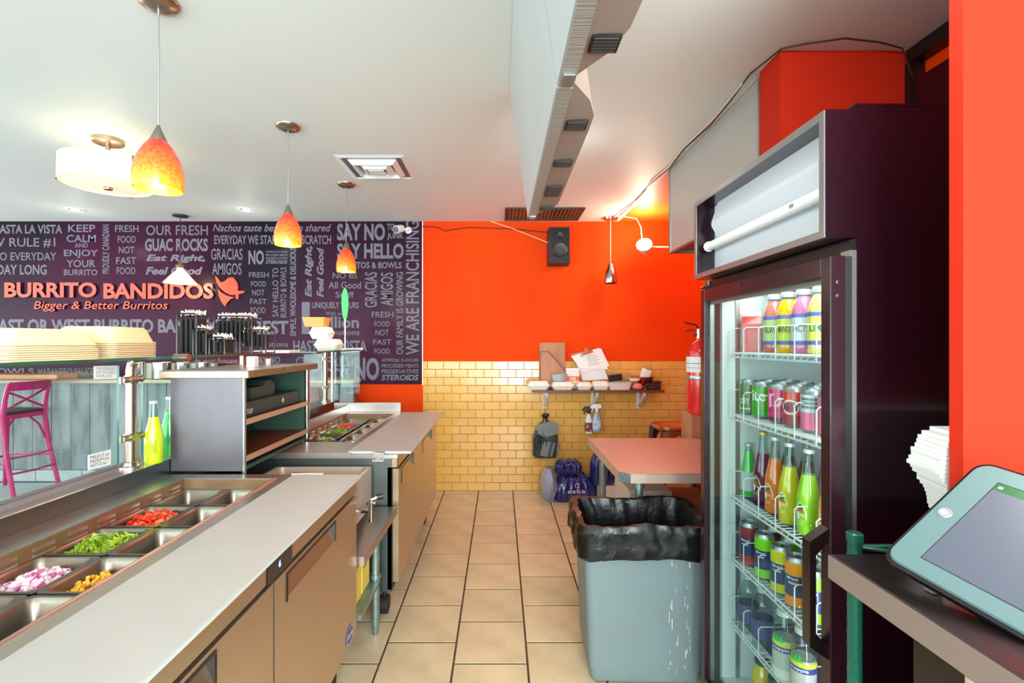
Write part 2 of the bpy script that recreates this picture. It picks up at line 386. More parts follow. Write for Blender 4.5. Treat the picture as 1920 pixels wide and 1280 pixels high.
g = G(); g.box(1.09, 2.0, 2.05, BACK+0.1, CEIL, CEIL+0.1); struct(g, 'ceiling', 'ceiling_orange')

# ---------------------------------------------------------------- mural
YM = BACK-0.008
g = G(); g.box(-5.4, -0.712, YM, BACK, Z(720, BACK), CEIL-0.002)
mural = g.build('wall_mural', 'mural'); tag(mural, 'dark aubergine wall mural covered in grey printed food slogans', 'mural')
g = G(); g.box(-0.716, -0.708, YM-0.002, BACK, Z(722, BACK), CEIL-0.002); g.build('edge_strip', 'white', mural)
def T(txt, u0, v0, u1, v1, bold=0.01, shear=0.0, vert=False, m='mural_text'):
    x0, x1, z0, z1 = X(u0, YM), X(u1, YM), Z(v1, YM), Z(v0, YM)
    g = G()
    if vert: text_plane(g, txt, (x1, YM-0.0015, z0), (0, 0, z1-z0), (x0-x1, 0, 0), 0, bold, shear)
    else: text_plane(g, txt, (x0, YM-0.0015, z0), (x1-x0, 0, 0), (0, 0, z1-z0), 0, bold, shear)
    o = g.build('lettering', m, mural)
    if 'BANDIDOS' not in txt: o['label'] = 'grey printed words '+txt
    else: o['label'] = 'long line of grey capitals across the mural'
B1, B2, B3 = 0.015, 0.025, 0.036
for a in [("HASTA LA VISTA", -12, 421, 117, 438, B2), ("NEW RULE #1", -48, 446, 104, 464), ("HELLO TO EVERYDAY", -70, 473, 106, 488), ("ALL DAY LONG", -42, 496, 88, 515, B2),
          ("KEEP", 128, 421, 179, 435, B1), ("CALM", 125, 440, 180, 454, B1), ("AND", 140, 456, 165, 464, B1), ("ENJOY", 120, 468, 184, 484, B1), ("YOUR", 125, 487, 179, 501, B1), ("BURRITO", 120, 505, 183, 516, B1),
          ("FRESH", 216, 422, 260, 435), ("FOOD", 221, 442, 255, 455), ("NOT", 223, 462, 252, 475), ("FAST", 218, 482, 256, 495), ("FOOD", 219, 501, 254, 514),
          ("OUR FRESH", 274, 422, 390, 441), ("GUAC ROCKS", 272, 447, 390, 471, B3), ("Eat Right,", 274, 477, 385, 493, B3, 0.25), ("Feel Good", 273, 500, 380, 515, B3, 0.25),
          ("EAST OR WEST BURRITO BANDIDOS", -15, 598, 432, 624, B3), ("IS", 447, 600, 466, 625, B3), ("BEST", 476, 601, 541, 627, B3), ("HEALING", -25, 640, 76, 666, B2), ("HOMEMADE", 90, 635, 162, 652),
          ("BOWLS", -20, 690, 64, 702, B2), ("HABANERO SAUCE", 72, 690, 176, 703), ("in our house", 365, 671, 445, 681, B2, 0.25),
          ("SAY NO", 478, 668, 526, 681, B3), ("Nachos taste best when shared", 399, 420, 621, 434, B1, 0.3), ("EVERYDAY WE START FROM SCRATCH", 402, 441, 621, 458, B1),
          ("GRACIAS", 396, 466, 455, 487), ("AMIGOS", 398, 493, 453, 515), ("NO", 466, 469, 495, 496, B3),
          ("ARTIFICIAL FLAVOURS", 498, 470, 539, 473.5, B1, 0.2), ("PROCESSED MEATS", 498, 476, 539, 480, B1, 0.2), ("PRESERVATIVES", 498, 482, 539, 486.5, B1, 0.2), ("STEROIDS", 498, 488, 539, 494.5, B3, 0.2),
          ("FRESH", 467, 510, 504, 520), ("FOOD", 471, 527, 499, 537), ("NOT", 473, 543, 496, 554), ("FAST", 469, 560, 500, 570), ("FOOD", 470, 576, 498, 587),
          ("SAY NO", 632, 419, 722, 451, B3), ("TO", 726, 419, 740, 432, B2), ("JUNK", 726, 437, 757, 450, B2), ("SAY HELLO", 632, 456, 757, 485, B3), ("BURRITOS & BOWLS", 633, 491, 753, 503, B2),
          ("NO BS", 624, 511, 670, 522), ("All Good", 616, 528, 677, 541), ("Stuff", 629, 547, 664, 558), ("1", 566, 566, 581, 626, B3), ("UNIQUELY YOURS", 585, 566, 673, 580, B2), ("With over", 610, 584, 651, 591),
          ("million", 588, 593, 673, 615, B2), ("combinations", 585, 618, 674, 628), ("FRESH", 697, 584, 738, 595), ("FOOD", 702, 602, 731, 612), ("NOT", 704, 618, 729, 629), ("FAST", 700, 636, 734, 646), ("FOOD", 702, 653, 731, 663),
          ("combinations", 455, 640, 540, 650), ("HASTA LA VISTA", 550, 638, 688, 659, B2), ("OUR FRESH", 555, 668, 673, 687), ("GUAC ROCKS", 548, 690, 655, 712, B3),
          ("NO", 664, 670, 711, 713, B3), ("ARTIFICIAL FLAVOURS", 715, 672, 785, 678, B1, 0.2), ("PROCESSED MEATS", 715, 682, 785, 689, B1, 0.2), ("PRESERVATIVES", 715, 692, 785, 700, B1, 0.2), ("STEROIDS", 715, 702, 785, 713, B3, 0.2)]:
    T(*a)
for txt, u0, v0, u1, v1, b, s in [("PROUDLY CANADIAN", 192, 421, 205, 513, B1, 0), ("SAY HELLO TO", 511, 502, 522, 594, 0.01, 0), ("BURRITO & BOWLS", 526, 501, 537, 595, 0.01, 0), ("SIMPLE, WHOLESOME & DELICIOUS", 544, 462, 557, 630, B2, 0),
                               ("Eat Right,", 572, 461, 588, 557, B3, 0.25), ("Feel Good", 594, 464, 607, 557, B3, 0.25), ("GRACIAS", 684, 510, 707, 576, 0.01, 0), ("AMIGOS", 714, 511, 737, 573, 0.01, 0),
                               ("OUR FAMILY IS GROWING", 743, 510, 756, 664, B1, 0), ("WE ARE FRANCHISING", 761, 414, 786, 665, B1, 0)]:
    T(txt, u0, v0, u1, v1, b, s, True)
# raised shop name : one part per letter
sign = empty('sign_lettering', (X(207, YM), YM, Z(560, YM)), 'large raised salmon capitals spelling the shop name on the mural', 'sign')
inv = Matrix.Translation(-sign.location)
def raised(word, u0, v0, u1, v1, bold, shear, split, parent, m=('salmon', 'dark_edge')):
    vs_, fs = glyphs(word, bold, shear, 1.0)
    x0, x1, z0, z1 = X(u0, YM), X(u1, YM), Z(v1, YM), Z(v0, YM)
    P = [Vector((x0+(x1-x0)*p.x, YM-0.001-(p.z+1)*0.5*0.018, z0+(z1-z0)*p.y)) for p in vs_]
    par = list(range(len(P)))
    def find(a):
        while par[a] != a: par[a] = par[par[a]]; a = par[a]
        return a
    # weld equal points so caps and sides of one letter belong together
    keys = {}
    for i, p in enumerate(P):
        k = (round(p.x, 4), round(p.z, 4))
        if k in keys: par[find(i)] = find(keys[k])
        else: keys[k] = i
    for f in fs:
        for i in f[1:]: par[find(i)] = find(f[0])
    groups = {}
    for f in fs: groups.setdefault(find(f[0]) if split else 0, []).append(f)
    for k, ff in groups.items():
        idx = sorted({i for f in ff for i in f}); mp = {a: n for n, a in enumerate(idx)}
        g = G(); g.add([inv @ P[i] for i in idx], [[mp[i] for i in f] for f in ff])
        # sides dark, faces bright
        for q, f in enumerate(g.f):
            ys = [g.v[i].y for i in f]
            g.m[q] = 0 if max(ys)-min(ys) < 1e-4 else 1
        g.build('letter' if split else 'tagline', m, parent)
raised("BURRITO", 12, 529.5, 184, 558, 0.035, 0, True, sign)
raised("BANDIDOS", 197, 531, 402.5, 560.5, 0.035, 0, True, sign)
raised("Bigger & Better Burritos", 67, 565, 317, 584, 0.006, 0.2, False, sign)
# emblem: hat over a neckerchief, drawn as curved plates
emb = empty('sign_emblem', (X(430, YM), YM, Z(577, YM)), 'raised orange emblem of a cowboy hat over a pointed neckerchief', 'sign')
def plate(pts, name, m, parent, y0=YM-0.018, y1=YM-0.001):
    g = G(); o = parent.location
    P = [(X(u, YM)-o.x, Z(v, YM)-o.z) for u, v in pts]
    n = len(P)
    g.add([(x, y0-o.y, z) for x, z in P]+[(x, y1-o.y, z) for x, z in P], [list(range(n)), list(range(n, 2*n))[::-1]]+[[i, n+i, n+(i+1) % n, (i+1) % n] for i in range(n)])
    return g.build(name, m, parent)
plate([(405, 517), (409, 520), (416, 530), (424, 527), (430, 521), (438, 520), (443, 525), (447, 532), (448, 540), (447, 545), (461, 546), (459, 549), (449, 552), (444, 553), (434, 553), (424, 548), (414, 539), (408, 530)], 'hat', 'hat', emb)
plate([(411, 542), (416, 548), (426, 554), (436, 557), (443, 557), (434, 561), (427, 568), (424, 575), (417, 566), (412, 554)], 'neckerchief', 'hat', emb)
plate([(444, 552), (449, 553), (448, 561), (444, 560)], 'knot', 'salmon', emb)

# ---------------------------------------------------------------- customer side: planked ledge, table, stool
led = empty('bar_ledge', (-3, 4.4, 0.11), 'long pale wooden bar ledge on weathered grey vertical boards under the mural', 'counter')
def LP(g, name, m, parent):                      # build in world coordinates under a parent Empty at its location
    o = parent; T_ = Matrix.Translation(-o.location); g.v = [T_ @ p for p in g.v]; return g.build(name, m, parent)
g = G(); g.cbox(-5.4, -1.27, 4.26, 4.495, 1.0, 1.03, 0.004); LP(g, 'ledge_top', 'wood_pale', led)
x = -5.4
while x < -1.33:
    w = min(0.172, -1.315-x); g = G(); g.cbox(x+0.002, x+w-0.002, 4.40-random.random()*0.003, 4.43, 0.215, 0.999, 0.002); o = LP(g, 'plank', 'plank', led); x += w
g = G(); g.box(-5.4, -1.315, 4.43, 4.49, 0.11, 0.999); LP(g, 'backing', 'ggrout', led)
x = -5.4
while x < -1.4:
    g = G(); g.cbox(x+0.002, x+0.41, 4.39, 4.43, 0.112, 0.212, 0.002); LP(g, 'base_tile', 'gtile', led); x += 0.414
tb = empty('bar_table', (-4.4, 4.15, 0.11), 'wooden high table end with orange-brown edge behind the magenta stool', 'table')
g = G(); g.cbox(-5.3, -3.66, 4.05, 4.25, 1.05, 1.09, 0.004); LP(g, 'tabletop', 'wood', tb)
for lx in (-5.2, -4.75):
    g = G(); g.tube([(lx, 4.15, 0.11), (lx, 4.15, 1.05)], 0.03, 10); LP(g, 'leg', 'black', tb)
def stool(loc, rz):
    st = empty('bar_stool', loc, 'magenta cross-back bar stool with black seat at the high table', 'stool', None, rz)
    # local: back plane at +x side, faces -x, floor at 0
    hw = 0.165
    for s in (-1, 1):
        g = G(); g.tube([(0.10, s*(hw+0.02), 0), (0.02, s*(hw+0.01), 0.35), (-0.02, s*hw, 0.65), (0.0, s*hw, 0.79), (0.032, s*hw, 0.915)], [0.016, 0.018, 0.02, 0.017, 0.014], 8); g.build('rear_leg', 'magenta', st)
        g = G(); g.tube([(-0.42, s*(hw+0.03), 0), (-0.36, s*hw, 0.66)], [0.015, 0.019], 8); g.build('front_leg', 'magenta', st)
        g = G(); g.tube([(0.0, s*(hw-0.01), 0.85), (0.005, s*0.05, 0.80), (-0.012, -s*0.07, 0.74), (-0.015, -s*(hw-0.01), 0.70)], 0.009, 6); g.build('cross_rail', 'magenta', st)
        g = G(); g.tube([(0.0, s*(hw-.005), 0.42), (-0.03, s*(hw-.035), 0.55), (-0.04, s*0.06, 0.625)], 0.009, 6); g.build('brace', 'magenta', st)
        g = G(); g.tube([(0.05, s*(hw+.015), 0.28), (-0.38, s*(hw+.01), 0.28)], 0.009, 6); g.build('side_stretcher', 'magenta', st)
    g = G()
    for k in range(2):
        pass
    g.loft([[(0.025+b*0.5, -hw-.01+t*(2*hw+.02), z) for b, z in ((0.012, 0.86), (0.03, 0.86), (0.04, 0.945), (0.02, 0.945))] for t in (0, 1)], 0, True, True, False) if False else None
    n = 9; loops = []
    for i in range(n):
        t = i/(n-1); y = -hw-0.005+t*(2*hw+0.01); bow = 0.035*math.sin(PI*t)
        loops.append([(0.0+bow, y, 0.855), (0.022+bow, y, 0.855), (0.042+bow, y, 0.925), (0.02+bow, y, 0.925)])
    g.loft(loops, 0, True, True, False); g.build('top_rail', 'magenta', st)
    g = G(); g.loft([rrect(-0.19, 0, 0.37, 0.36, 0.08, 0.625), rrect(-0.19, 0, 0.39, 0.38, 0.09, 0.64), rrect(-0.19, 0, 0.39, 0.38, 0.09, 0.66)], 0, True, True); g.build('seat_frame', 'magenta', st)
    g = G(); g.loft([rrect(-0.19, 0, 0.38, 0.37, 0.09, 0.66), rrect(-0.19, 0, 0.39, 0.38, 0.09, 0.672), rrect(-0.19, 0, 0.36, 0.35, 0.08, 0.684)], 0, True, True); g.build('seat_pad', 'seat', st)
    for z, x0 in ((0.20, 0.07), (0.32, 0.04)):
        g = G(); g.tube([(x0, -hw-.01, z), (x0+0.02, 0, z-0.004), (x0, hw+.01, z)], 0.009, 6); g.build('stretcher', 'magenta', st)
    g = G(); g.tube([(-0.395, -hw-.01, 0.26), (-0.395, hw+.01, 0.26)], 0.01, 6); g.build('footrest', 'magenta', st)
stool((-3.93, 4.07, 0.11), math.radians(-4))
# cups and cards on the ledge
for i, (u, w) in enumerate(((261, 20), (304, 32), (344, 24), (382, 20))):
    Y = 4.36; x = X(u, Y); r = w*0.5*Y/F
    g = G(); g.lathe([(r*0.85, 0), (r*0.95, 0.01), (r, 0.15), (r*0.96, 0.15), (r*0.9, 0.02)], (x, Y, 1.03), 18, 0, True)
    o = recentre(g.build('steel_tumbler', 'chrome'))
    tag(o, ['polished steel tumbler on the ledge, just right of the upright post', 'widest polished steel tumbler on the ledge, with a dark left side', 'polished steel tumbler on the ledge, third from the left', 'rightmost polished steel tumbler on the ledge below the glass shelf'][i], 'cup', 'steel tumblers on the bar ledge')
for i, u in enumerate((281, 323, 363, 398)):
    Y = 4.42; x = X(u, Y)
    g = G(); g.cbox(x-0.035, x+0.035, Y-0.03, Y+0.03, 1.03, 1.17, 0.004)
    o = recentre(g.build('napkin_box', 'carton_w'))
    tag(o, ['pale carton on the ledge between the first two steel tumblers', 'pale carton on the ledge between the second and third tumblers', 'pale carton on the ledge between the third and last tumblers', 'pale carton on the ledge right of the last tumbler'][i], 'box', 'pale cartons on the bar ledge')

# ================================================================ COUNTERS
ZB = 0.83
def prep_unit(name, label, y0, y1, xf, gaps, board, open_x, open_y, lift=0.0, hinge=False, display=None):
    """refrigerated prep counter: xf = x of the door fronts; board = x range of the cutting board"""
    bx0, bx1 = board; ox0, ox1 = open_x; oy0, oy1 = open_y
    u = empty(name, ((ox0+xf)/2, (y0+y1)/2, 0), label, 'refrigerated counter')
    g = G(); xl = ox0-0.11
    g.box(xl, xf-0.03, y0+0.01, y1-0.01, 0.16, 0.60)
    g.box(ox1, xf-0.03, y0+0.01, y1-0.01, 0.60, ZB-0.022); g.box(xl, ox0-0.002, y0+0.01, y1-0.01, 0.60, ZB-0.022)
    g.box(ox0-0.002, ox1, y0+0.01, oy0, 0.60, ZB-0.022); g.box(ox0-0.002, ox1, oy1, y1-0.01, 0.60, ZB-0.022)
    LP(g, 'body', 'steel_dark', u)
    g = G()
    g.box(xl, ox0, y0, y1, ZB-0.03, ZB-0.004); g.box(ox1, bx0+0.02, y0, y1, ZB-0.03, ZB-0.004)
    g.box(ox0, ox1, y0, oy0, ZB-0.03, ZB-0.004); g.box(ox0, ox1, oy1, y1, ZB-0.03, ZB-0.004)
    g.box(bx0+0.02, xf, y0, y1, ZB-0.03, ZB-0.0135)
    g.tube([(ox1+0.004, oy0, ZB-0.003), (ox1+0.004, oy1, ZB-0.003)], 0.004, 6); 
    LP(g, 'top_frame', 'steel', u)
    g = G(); g.cbox(xf-0.03, xf, y0, y1, ZB-0.075, ZB-0.03, 0.003); LP(g, 'front_rail', 'steel_front', u)
    # opening liner and louvred air duct plates
    g = G(); t = 0.003; zl = 0.62
    g.box(ox0+.0004, ox0+t, oy0, oy1, zl, ZB-0.005); g.box(ox1-t, ox1-.0004, oy0, oy1, zl, ZB-0.010); g.box(ox0+t, ox1-t, oy0+.0004, oy0+t, zl, ZB-0.006); g.box(ox0+t, ox1-t, oy1-t, oy1-.0004, zl, ZB-0.006)
    g.box(ox0+.001, ox1-.001, oy0+.001, oy1-.001, 0.601, zl); LP(g, 'well_liner', 'liner', u)
    y = oy0+0.05
    while y+0.09 < oy1:
        g = G()
        for k in range(2):
            zz = ZB-0.022-k*0.016
            g.loft([[(ox0+t, y, zz-0.004), (ox0+t+0.001, y, zz-0.004), (ox0+t+0.001, y, zz+0.004), (ox0+t, y, zz+0.004)], [(ox0+t, y+0.008, zz-0.004), (ox0+t+0.006, y+0.008, zz-0.004), (ox0+t+0.004, y+0.008, zz+0.003), (ox0+t, y+0.008, zz+0.004)],
                    [(ox0+t, y+0.06, zz-0.004), (ox0+t+0.006, y+0.06, zz-0.004), (ox0+t+0.004, y+0.06, zz+0.003), (ox0+t, y+0.06, zz+0.004)], [(ox0+t, y+0.068, zz-0.004), (ox0+t+0.001, y+0.068, zz-0.004), (ox0+t+0.001, y+0.068, zz+0.004), (ox0+t, y+0.068, zz+0.004)]], 0, True, True, True)
        LP(g, 'louver', 'steel', u); y += 0.105
    # doors
    zb, zt = 0.20, ZB-0.085
    for d0, d1 in gaps:
        g = G(); a, b = d0+0.004, d1-0.004
        h0, h1, hz0, hz1 = (a+0.10, b-0.10-0.12, 0.672, 0.738) if not hinge else (a+0.12, b-0.12, 0.66, 0.72)
        if not hinge: h0, h1, hz0, hz1 = a+0.075, b-0.255, 0.668, 0.728
        xb = xf-0.028
        ring = [(zb, hz0, a, b), ]
        g.add([(xf, a, zb), (xf, b, zb), (xf, b, zt), (xf, a, zt), (xf, h0, hz0), (xf, h1, hz0), (xf, h1, hz1), (xf, h0, hz1)], [(0, 1, 5, 4), (1, 2, 6, 5), (2, 3, 7, 6), (3, 0, 4, 7)])
        g.add([(xf, a, zb), (xf, b, zb), (xf, b, zt), (xf, a, zt), (xb, a, zb), (xb, b, zb), (xb, b, zt), (xb, a, zt)], [(0, 4, 5, 1), (1, 5, 6, 2), (2, 6, 7, 3), (3, 7, 4, 0)])
        dr = LP(g, 'door', 'steel_front', u)
        g = G(); dx = 0.024
        g.add([(xf, h0, hz0), (xf, h1, hz0), (xf-dx, h1, hz1), (xf-dx, h0, hz1)], [(0, 1, 2, 3)], 0)
        g.add([(xf, h1, hz0), (xf, h1, hz1), (xf-dx, h1, hz1)], [(0, 1, 2)], 1); g.add([(xf, h0, hz0), (xf, h0, hz1), (xf-dx, h0, hz1)], [(2, 1, 0)], 1)
        g.add([(xf, h0, hz1), (xf, h1, hz1), (xf-dx, h1, hz1), (xf-dx, h0, hz1)], [(0, 3, 2, 1)], 1)
        k = 0.007
        g.cbox(xf-0.001, xf+0.0025, h0-k, h1+k, hz1, hz1+k, 0.001, 1); g.cbox(xf-0.001, xf+0.0025, h0-k, h0, hz0-0.012, hz1, 0.001, 1); g.cbox(xf-0.001, xf+0.0025, h1, h1+k, hz0-0.002, hz1, 0.001, 1)
        g.v = [p+u.location*-1 for p in g.v]
        g.build('recessed_handle', ['steel_front', 'black'], dr)
    g = G()
    for (d0, d1), nx in zip(gaps[:-1], gaps[1:]): pass
    g.box(xf-0.05, xf-0.029, y0+0.01, y1-0.01, 0.17, ZB-0.075); LP(g, 'gasket', 'rubber', u)
    for cx, cy in ((xf-0.09, y0+0.12), (xf-0.09, y1-0.08), (ox0-0.03, y0+0.12), (ox0-0.03, y1-0.08)):
        g = G(); g.tube([(cx, cy, 0.16), (cx, cy, 0.09)], 0.012, 8); g.tube([(cx-0.02, cy, 0.045), (cx+0.02, cy, 0.045)], 0.045, 14); LP(g, 'caster', 'rubber', u)
    return u
# nearer unit
u1 = prep_unit('prep_refrigerator', 'nearer steel prep refrigerator with pan well, digital display and recessed door handles', 0.45, 1.96, -0.572, [(0.5, 1.24), (1.24, 1.955)], (-0.82, -0.55), (-1.225, -0.874), (0.6, 1.90))
g = G(); text_plane(g, '6', (-0.5693, 1.262, 0.772), (0, 0.012, 0), (0, 0, 0.018), 1, 0.03)
g.cbox(-0.574, -0.5698, 1.20, 1.345, 0.752, 0.80, 0.002, 0); LP(g, 'display_panel', ['blackgloss', 'diode'], u1)
g = G(); c = (-0.5712, 1.86, 0.165)
g.lathe([(0.001, 0), (0.046, 0), (0.046, -0.001), (0.001, -0.001)], (0, 0, 0), 28, 0, False, False, Matrix.Translation((-0.5705, 1.86, 0.245)) @ Matrix.Rotation(PI/2, 4, 'Y') @ Matrix.Diagonal((0.72, 1, 1, 1)))
g.lathe([(0.043, 0), (0.040, 0)], (0, 0, 0), 28, 1, False, False, Matrix.Translation((-0.5699, 1.86, 0.245)) @ Matrix.Rotation(PI/2, 4, 'Y') @ Matrix.Diagonal((0.72, 1, 1, 1)))
text_plane(g, 'Atosa', (-0.5698, 1.826, 0.236), (0, 0.068, 0.0), (0, 0, 0.02), 1, 0.02, 0.2)
M['badge'] = mat('badge_blue', (34, 52, 130), 0.3); LP(g, 'badge', ['badge', 'white'], u1)
g = G(); g.cbox(-0.82, -0.55, 0.45, 1.945, ZB-0.013, ZB, 0.003)
for i in range(len(g.f)):
    ys = [g.v[k].z for k in g.f[i]]
    if max(ys)-min(ys) > 0.004: g.m[i] = 1
tag(recentre(g.build('cutting_board', ['board', 'board_edge'])), 'long white cutting board along the nearer prep refrigerator', 'cutting board')
g = G(); g.cbox(-0.83, -0.70, 1.945, 1.97, ZB-0.004, ZB+0.003, 0.002); LP(g, 'board_clip', 'steel', u1)
# farther unit
u2 = prep_unit('prep_refrigerator', 'farther steel prep refrigerator with splashback, near the tiled wall', 2.34, 3.76, -0.49, [(2.36, 3.02), (3.02, 3.75)], (-0.735, -0.43), (-1.15, -0.785), (2.60, 3.66))
g = G(); g.cbox(-0.735, -0.43, 2.36, 3.70, ZB-0.013, ZB, 0.003)
for i in range(len(g.f)):
    ys = [g.v[k].z for k in g.f[i]]
    if max(ys)-min(ys) > 0.004: g.m[i] = 1
tag(recentre(g.build('cutting_board', ['board', 'board_edge'])), 'shorter white cutting board on the farther prep refrigerator', 'cutting board')
g = G(); g.cbox(-0.61, -0.55, 2.325, 2.345, ZB-0.045, ZB+0.002, 0.002)
for sx in (-0.597, -0.563): g.lathe([(0.005, 0), (0.004, 0.002)], (0, 0, 0), 10, 1, True, True, Matrix.Translation((sx, 2.325, ZB-0.028)) @ Matrix.Rotation(PI/2, 4, 'X'))
LP(g, 'board_bracket', ['steel', 'chrome'], u2)
g = G(); g.cbox(-1.27, -0.76, 3.745, 3.76, ZB-0.004, 0.895, 0.002); LP(g, 'splashback', 'steel', u2)
g = G(); g.cbox(-1.165, -1.15, 2.66, 3.745, ZB-0.004, 0.885, 0.002); LP(g, 'side_splash', 'steel', u2)

# food pans -------------------------------------------------------
def food_pan(cx, cy, w, d, z, depth, label, color='pan', grp='food pans'):
    g = G()
    g.loft([rrect(cx, cy, w, d, 0.012, z-0.003), rrect(cx, cy, w, d, 0.012, z), rrect(cx, cy, w-0.018, d-0.018, 0.02, z), rrect(cx, cy, w-0.03, d-0.03, 0.022, z-0.012), rrect(cx, cy, w-0.045, d-0.045, 0.024, z-depth), rrect(cx, cy, 0.02, 0.02, 0.005, z-depth)], 0, False, True)
    o = recentre(g.build('food_pan', color)); tag(o, label, 'food pan', grp); return o
def bits(kind, cx, cy, w, d, zb, zt, n, seed, lean=0.0):
    """pile of chopped food pieces filling a pan footprint"""
    R = random.Random(seed); g = G()
    for i in range(n):
        a, b = R.uniform(-1, 1), R.uniform(-1, 1)
        x, y = cx+a*w*0.5, cy+b*d*0.5
        top = zt*(1-0.35*(a*a+b*b)*0.5)+zb*(0.35*(a*a+b*b)*0.5)
        top = top+lean*a*(zt-zb)
        z = zb+(top-zb)*R.random()**0.35
        rot = Matrix.Translation((x, y, z)) @ Matrix.Rotation(R.uniform(0, 6.3), 4, 'Z') @ Matrix.Rotation(R.uniform(-0.9, 0.9), 4, 'X') @ Matrix.Rotation(R.uniform(-0.9, 0.9), 4, 'Y')
        k = R.choice((0, 0, 1, 2))
        if kind == 'dice':
            s = R.uniform(0.0045, 0.0075); g.box(-s, s, -s, s, -s*0.7, s*0.7, k, rot)
        elif kind == 'kernel':
            s = R.uniform(0.0042, 0.0055); g.lathe([(s*0.5, -s*0.9), (s, -s*0.2), (s*0.9, s*0.5), (s*0.3, s)], (0, 0, 0), 6, k, True, True, rot)
        elif kind == 'wedge':
            s = R.uniform(0.012, 0.021); g.add([(-s, 0, -.004), (s, 0, -.004), (s*0.7, .007, .004), (-s*0.7, .007, .004), (-s*0.8, -.006, .003), (s*0.8, -.006, .003)], [(0, 1, 2, 3), (0, 4, 5, 1), (3, 2, 5, 4), (0, 3, 4), (1, 5, 2)], k, False, rot)
        elif kind == 'strip':
            s = R.uniform(0.018, 0.030); h = 0.0055; q = 5
            P = [(s*math.cos(t*0.5), s*math.sin(t*0.5)-s*0.6) for t in range(1, q+1)]
            lo = [[(x_, y_, -h), (x_*0.82, y_*0.82, -h*0.6), (x_*0.82, y_*0.82, h*0.6), (x_, y_, h)] for x_, y_ in P]
            g.loft(lo, k, True, True, True, rot)
        elif kind == 'leaf':
            s = R.uniform(0.006, 0.012); g.add([(-s, 0, 0), (0, -s*0.5, .002), (s, 0, 0), (0, s*0.5, .002)], [(0, 1, 2, 3), (3, 2, 1, 0)], k, True, rot)
    return g
for nm, cs in (('onion', ((232, 200, 214), (196, 84, 140), (242, 224, 226))), ('corn', ((250, 186, 44), (240, 160, 20), (252, 204, 80))), ('tomato', ((236, 74, 40), (214, 44, 24), (246, 120, 80))),
               ('green', ((150, 176, 36), (110, 140, 22), (190, 206, 70))), ('herb', ((70, 104, 30), (110, 140, 46), (40, 70, 22))), ('lettuce', ((120, 170, 50), (170, 204, 96), (220, 226, 180)))):
    for i, c in enumerate(cs): M[nm+str(i)] = mat(nm+'_tone', c, 0.4, coat=0.2)
def food(nm, kind, cx, cy, w, d, zb, zt, n, seed, name, label, lean=0.0):
    o = bits(kind, cx, cy, w, d, zb, zt, n, seed, lean).build(name, [nm+'0', nm+'1', nm+'2']); recentre(o)
    tag(o, label, 'food', None, 'stuff')
ZP = 0.787; PW, PD = 0.172, 0.193
xl, xr = -1.225+PW/2+0.003, -0.874-PW/2-0.003
rows = [1.90-0.1-0.2*k+0.0 for k in range(6)]
names1 = [('empty steel food pan in the far left corner of the nearer well', 'steel food pan with orange glints in the far right corner of the nearer well'),
          ('steel food pan of chopped tomato in the nearer well', 'steel food pan with a thin green layer beside the tomato pan'),
          ('steel food pan of sliced green peppers in the nearer well', 'steel food pan with a few dark herbs beside the peppers'),
          ('steel food pan of diced red onion in the nearer well', 'steel food pan of sweetcorn in the nearer well'),
          ('dark empty steel food pan next below the onion pan', 'steel food pan with green scraps next below the sweetcorn pan'),
          ('nearest steel food pan on the left at the picture edge', 'nearest steel food pan on the right at the picture edge')]
for k, cy in enumerate(rows):
    food_pan(xl, cy, PW, PD, ZP, 0.11, names1[k][0], grp='pans in the nearer counter'); food_pan(xr, cy, PW, PD, ZP, 0.11, names1[k][1], grp='pans in the nearer counter')
fw, fd = PW-0.055, PD-0.055; zb = ZP-0.108
food('tomato', 'wedge', xl, rows[1], fw, fd, zb, ZP+0.004, 380, 1, 'chopped_tomato', 'chopped red tomato in its pan in the nearer counter')
food('green', 'strip', xl, rows[2], fw, fd, zb, ZP+0.006, 420, 2, 'sliced_pepper', 'sliced green peppers heaped in their pan in the nearer counter')
food('onion', 'dice', xl, rows[3], fw, fd, zb, ZP-0.004, 900, 3, 'diced_onion', 'diced red onion filling its pan in the nearer counter')
food('corn', 'kernel', xr, rows[3], fw, fd, zb, ZP-0.035, 900, 4, 'sweetcorn', 'yellow sweetcorn kernels in their pan beside the onion', -0.45)
food('herb', 'leaf', xr, rows[2], fw, fd, zb, ZP-0.06, 240, 5, 'chopped_herbs', 'dark chopped herbs at the bottom of a pan beside the peppers')
food('herb', 'leaf', xr, rows[4], fw*0.8, fd*0.8, zb, ZP-0.07, 120, 6, 'green_scraps', 'green scraps at the bottom of a pan below the sweetcorn')
food('green', 'leaf', xr, rows[1], fw, fd, zb, ZP-0.07, 160, 8, 'pepper_scraps', 'thin layer of olive green scraps beside the tomato')
xl2, xr2 = -1.15+0.098, -0.785-0.078
rows2 = [3.56-0.205*k for k in range(4)]
lab2 = [('dark empty pan at the far left of the farther well', 'pan with orange glints at the far right of the farther well'), ('pan of chopped tomato in the farther well', 'empty pan beside the far tomato'),
        ('pan of sliced peppers in the farther well', 'pan with a red residue beside the far peppers'), ('pan of chopped lettuce in the farther well', 'empty pan beside the far lettuce')]
for k, cy in enumerate(rows2):
    food_pan(xl2, cy, 0.185, 0.198, ZP, 0.1, lab2[k][0], grp='pans in the farther counter'); food_pan(xr2, cy, 0.15, 0.198, ZP, 0.1, lab2[k][1], grp='pans in the farther counter')
for i, (cx, w) in enumerate(((-1.09, 0.115), (-0.965, 0.125), (-0.84, 0.105))):
    food_pan(cx, 2.74, w, 0.198, ZP, 0.1, ['smallest pan by the chrome post, nearest row of the farther well', 'middle pan in the nearest row of the farther well', 'pan with dark herbs in the nearest row of the farther well'][i], grp='pans in the farther counter')
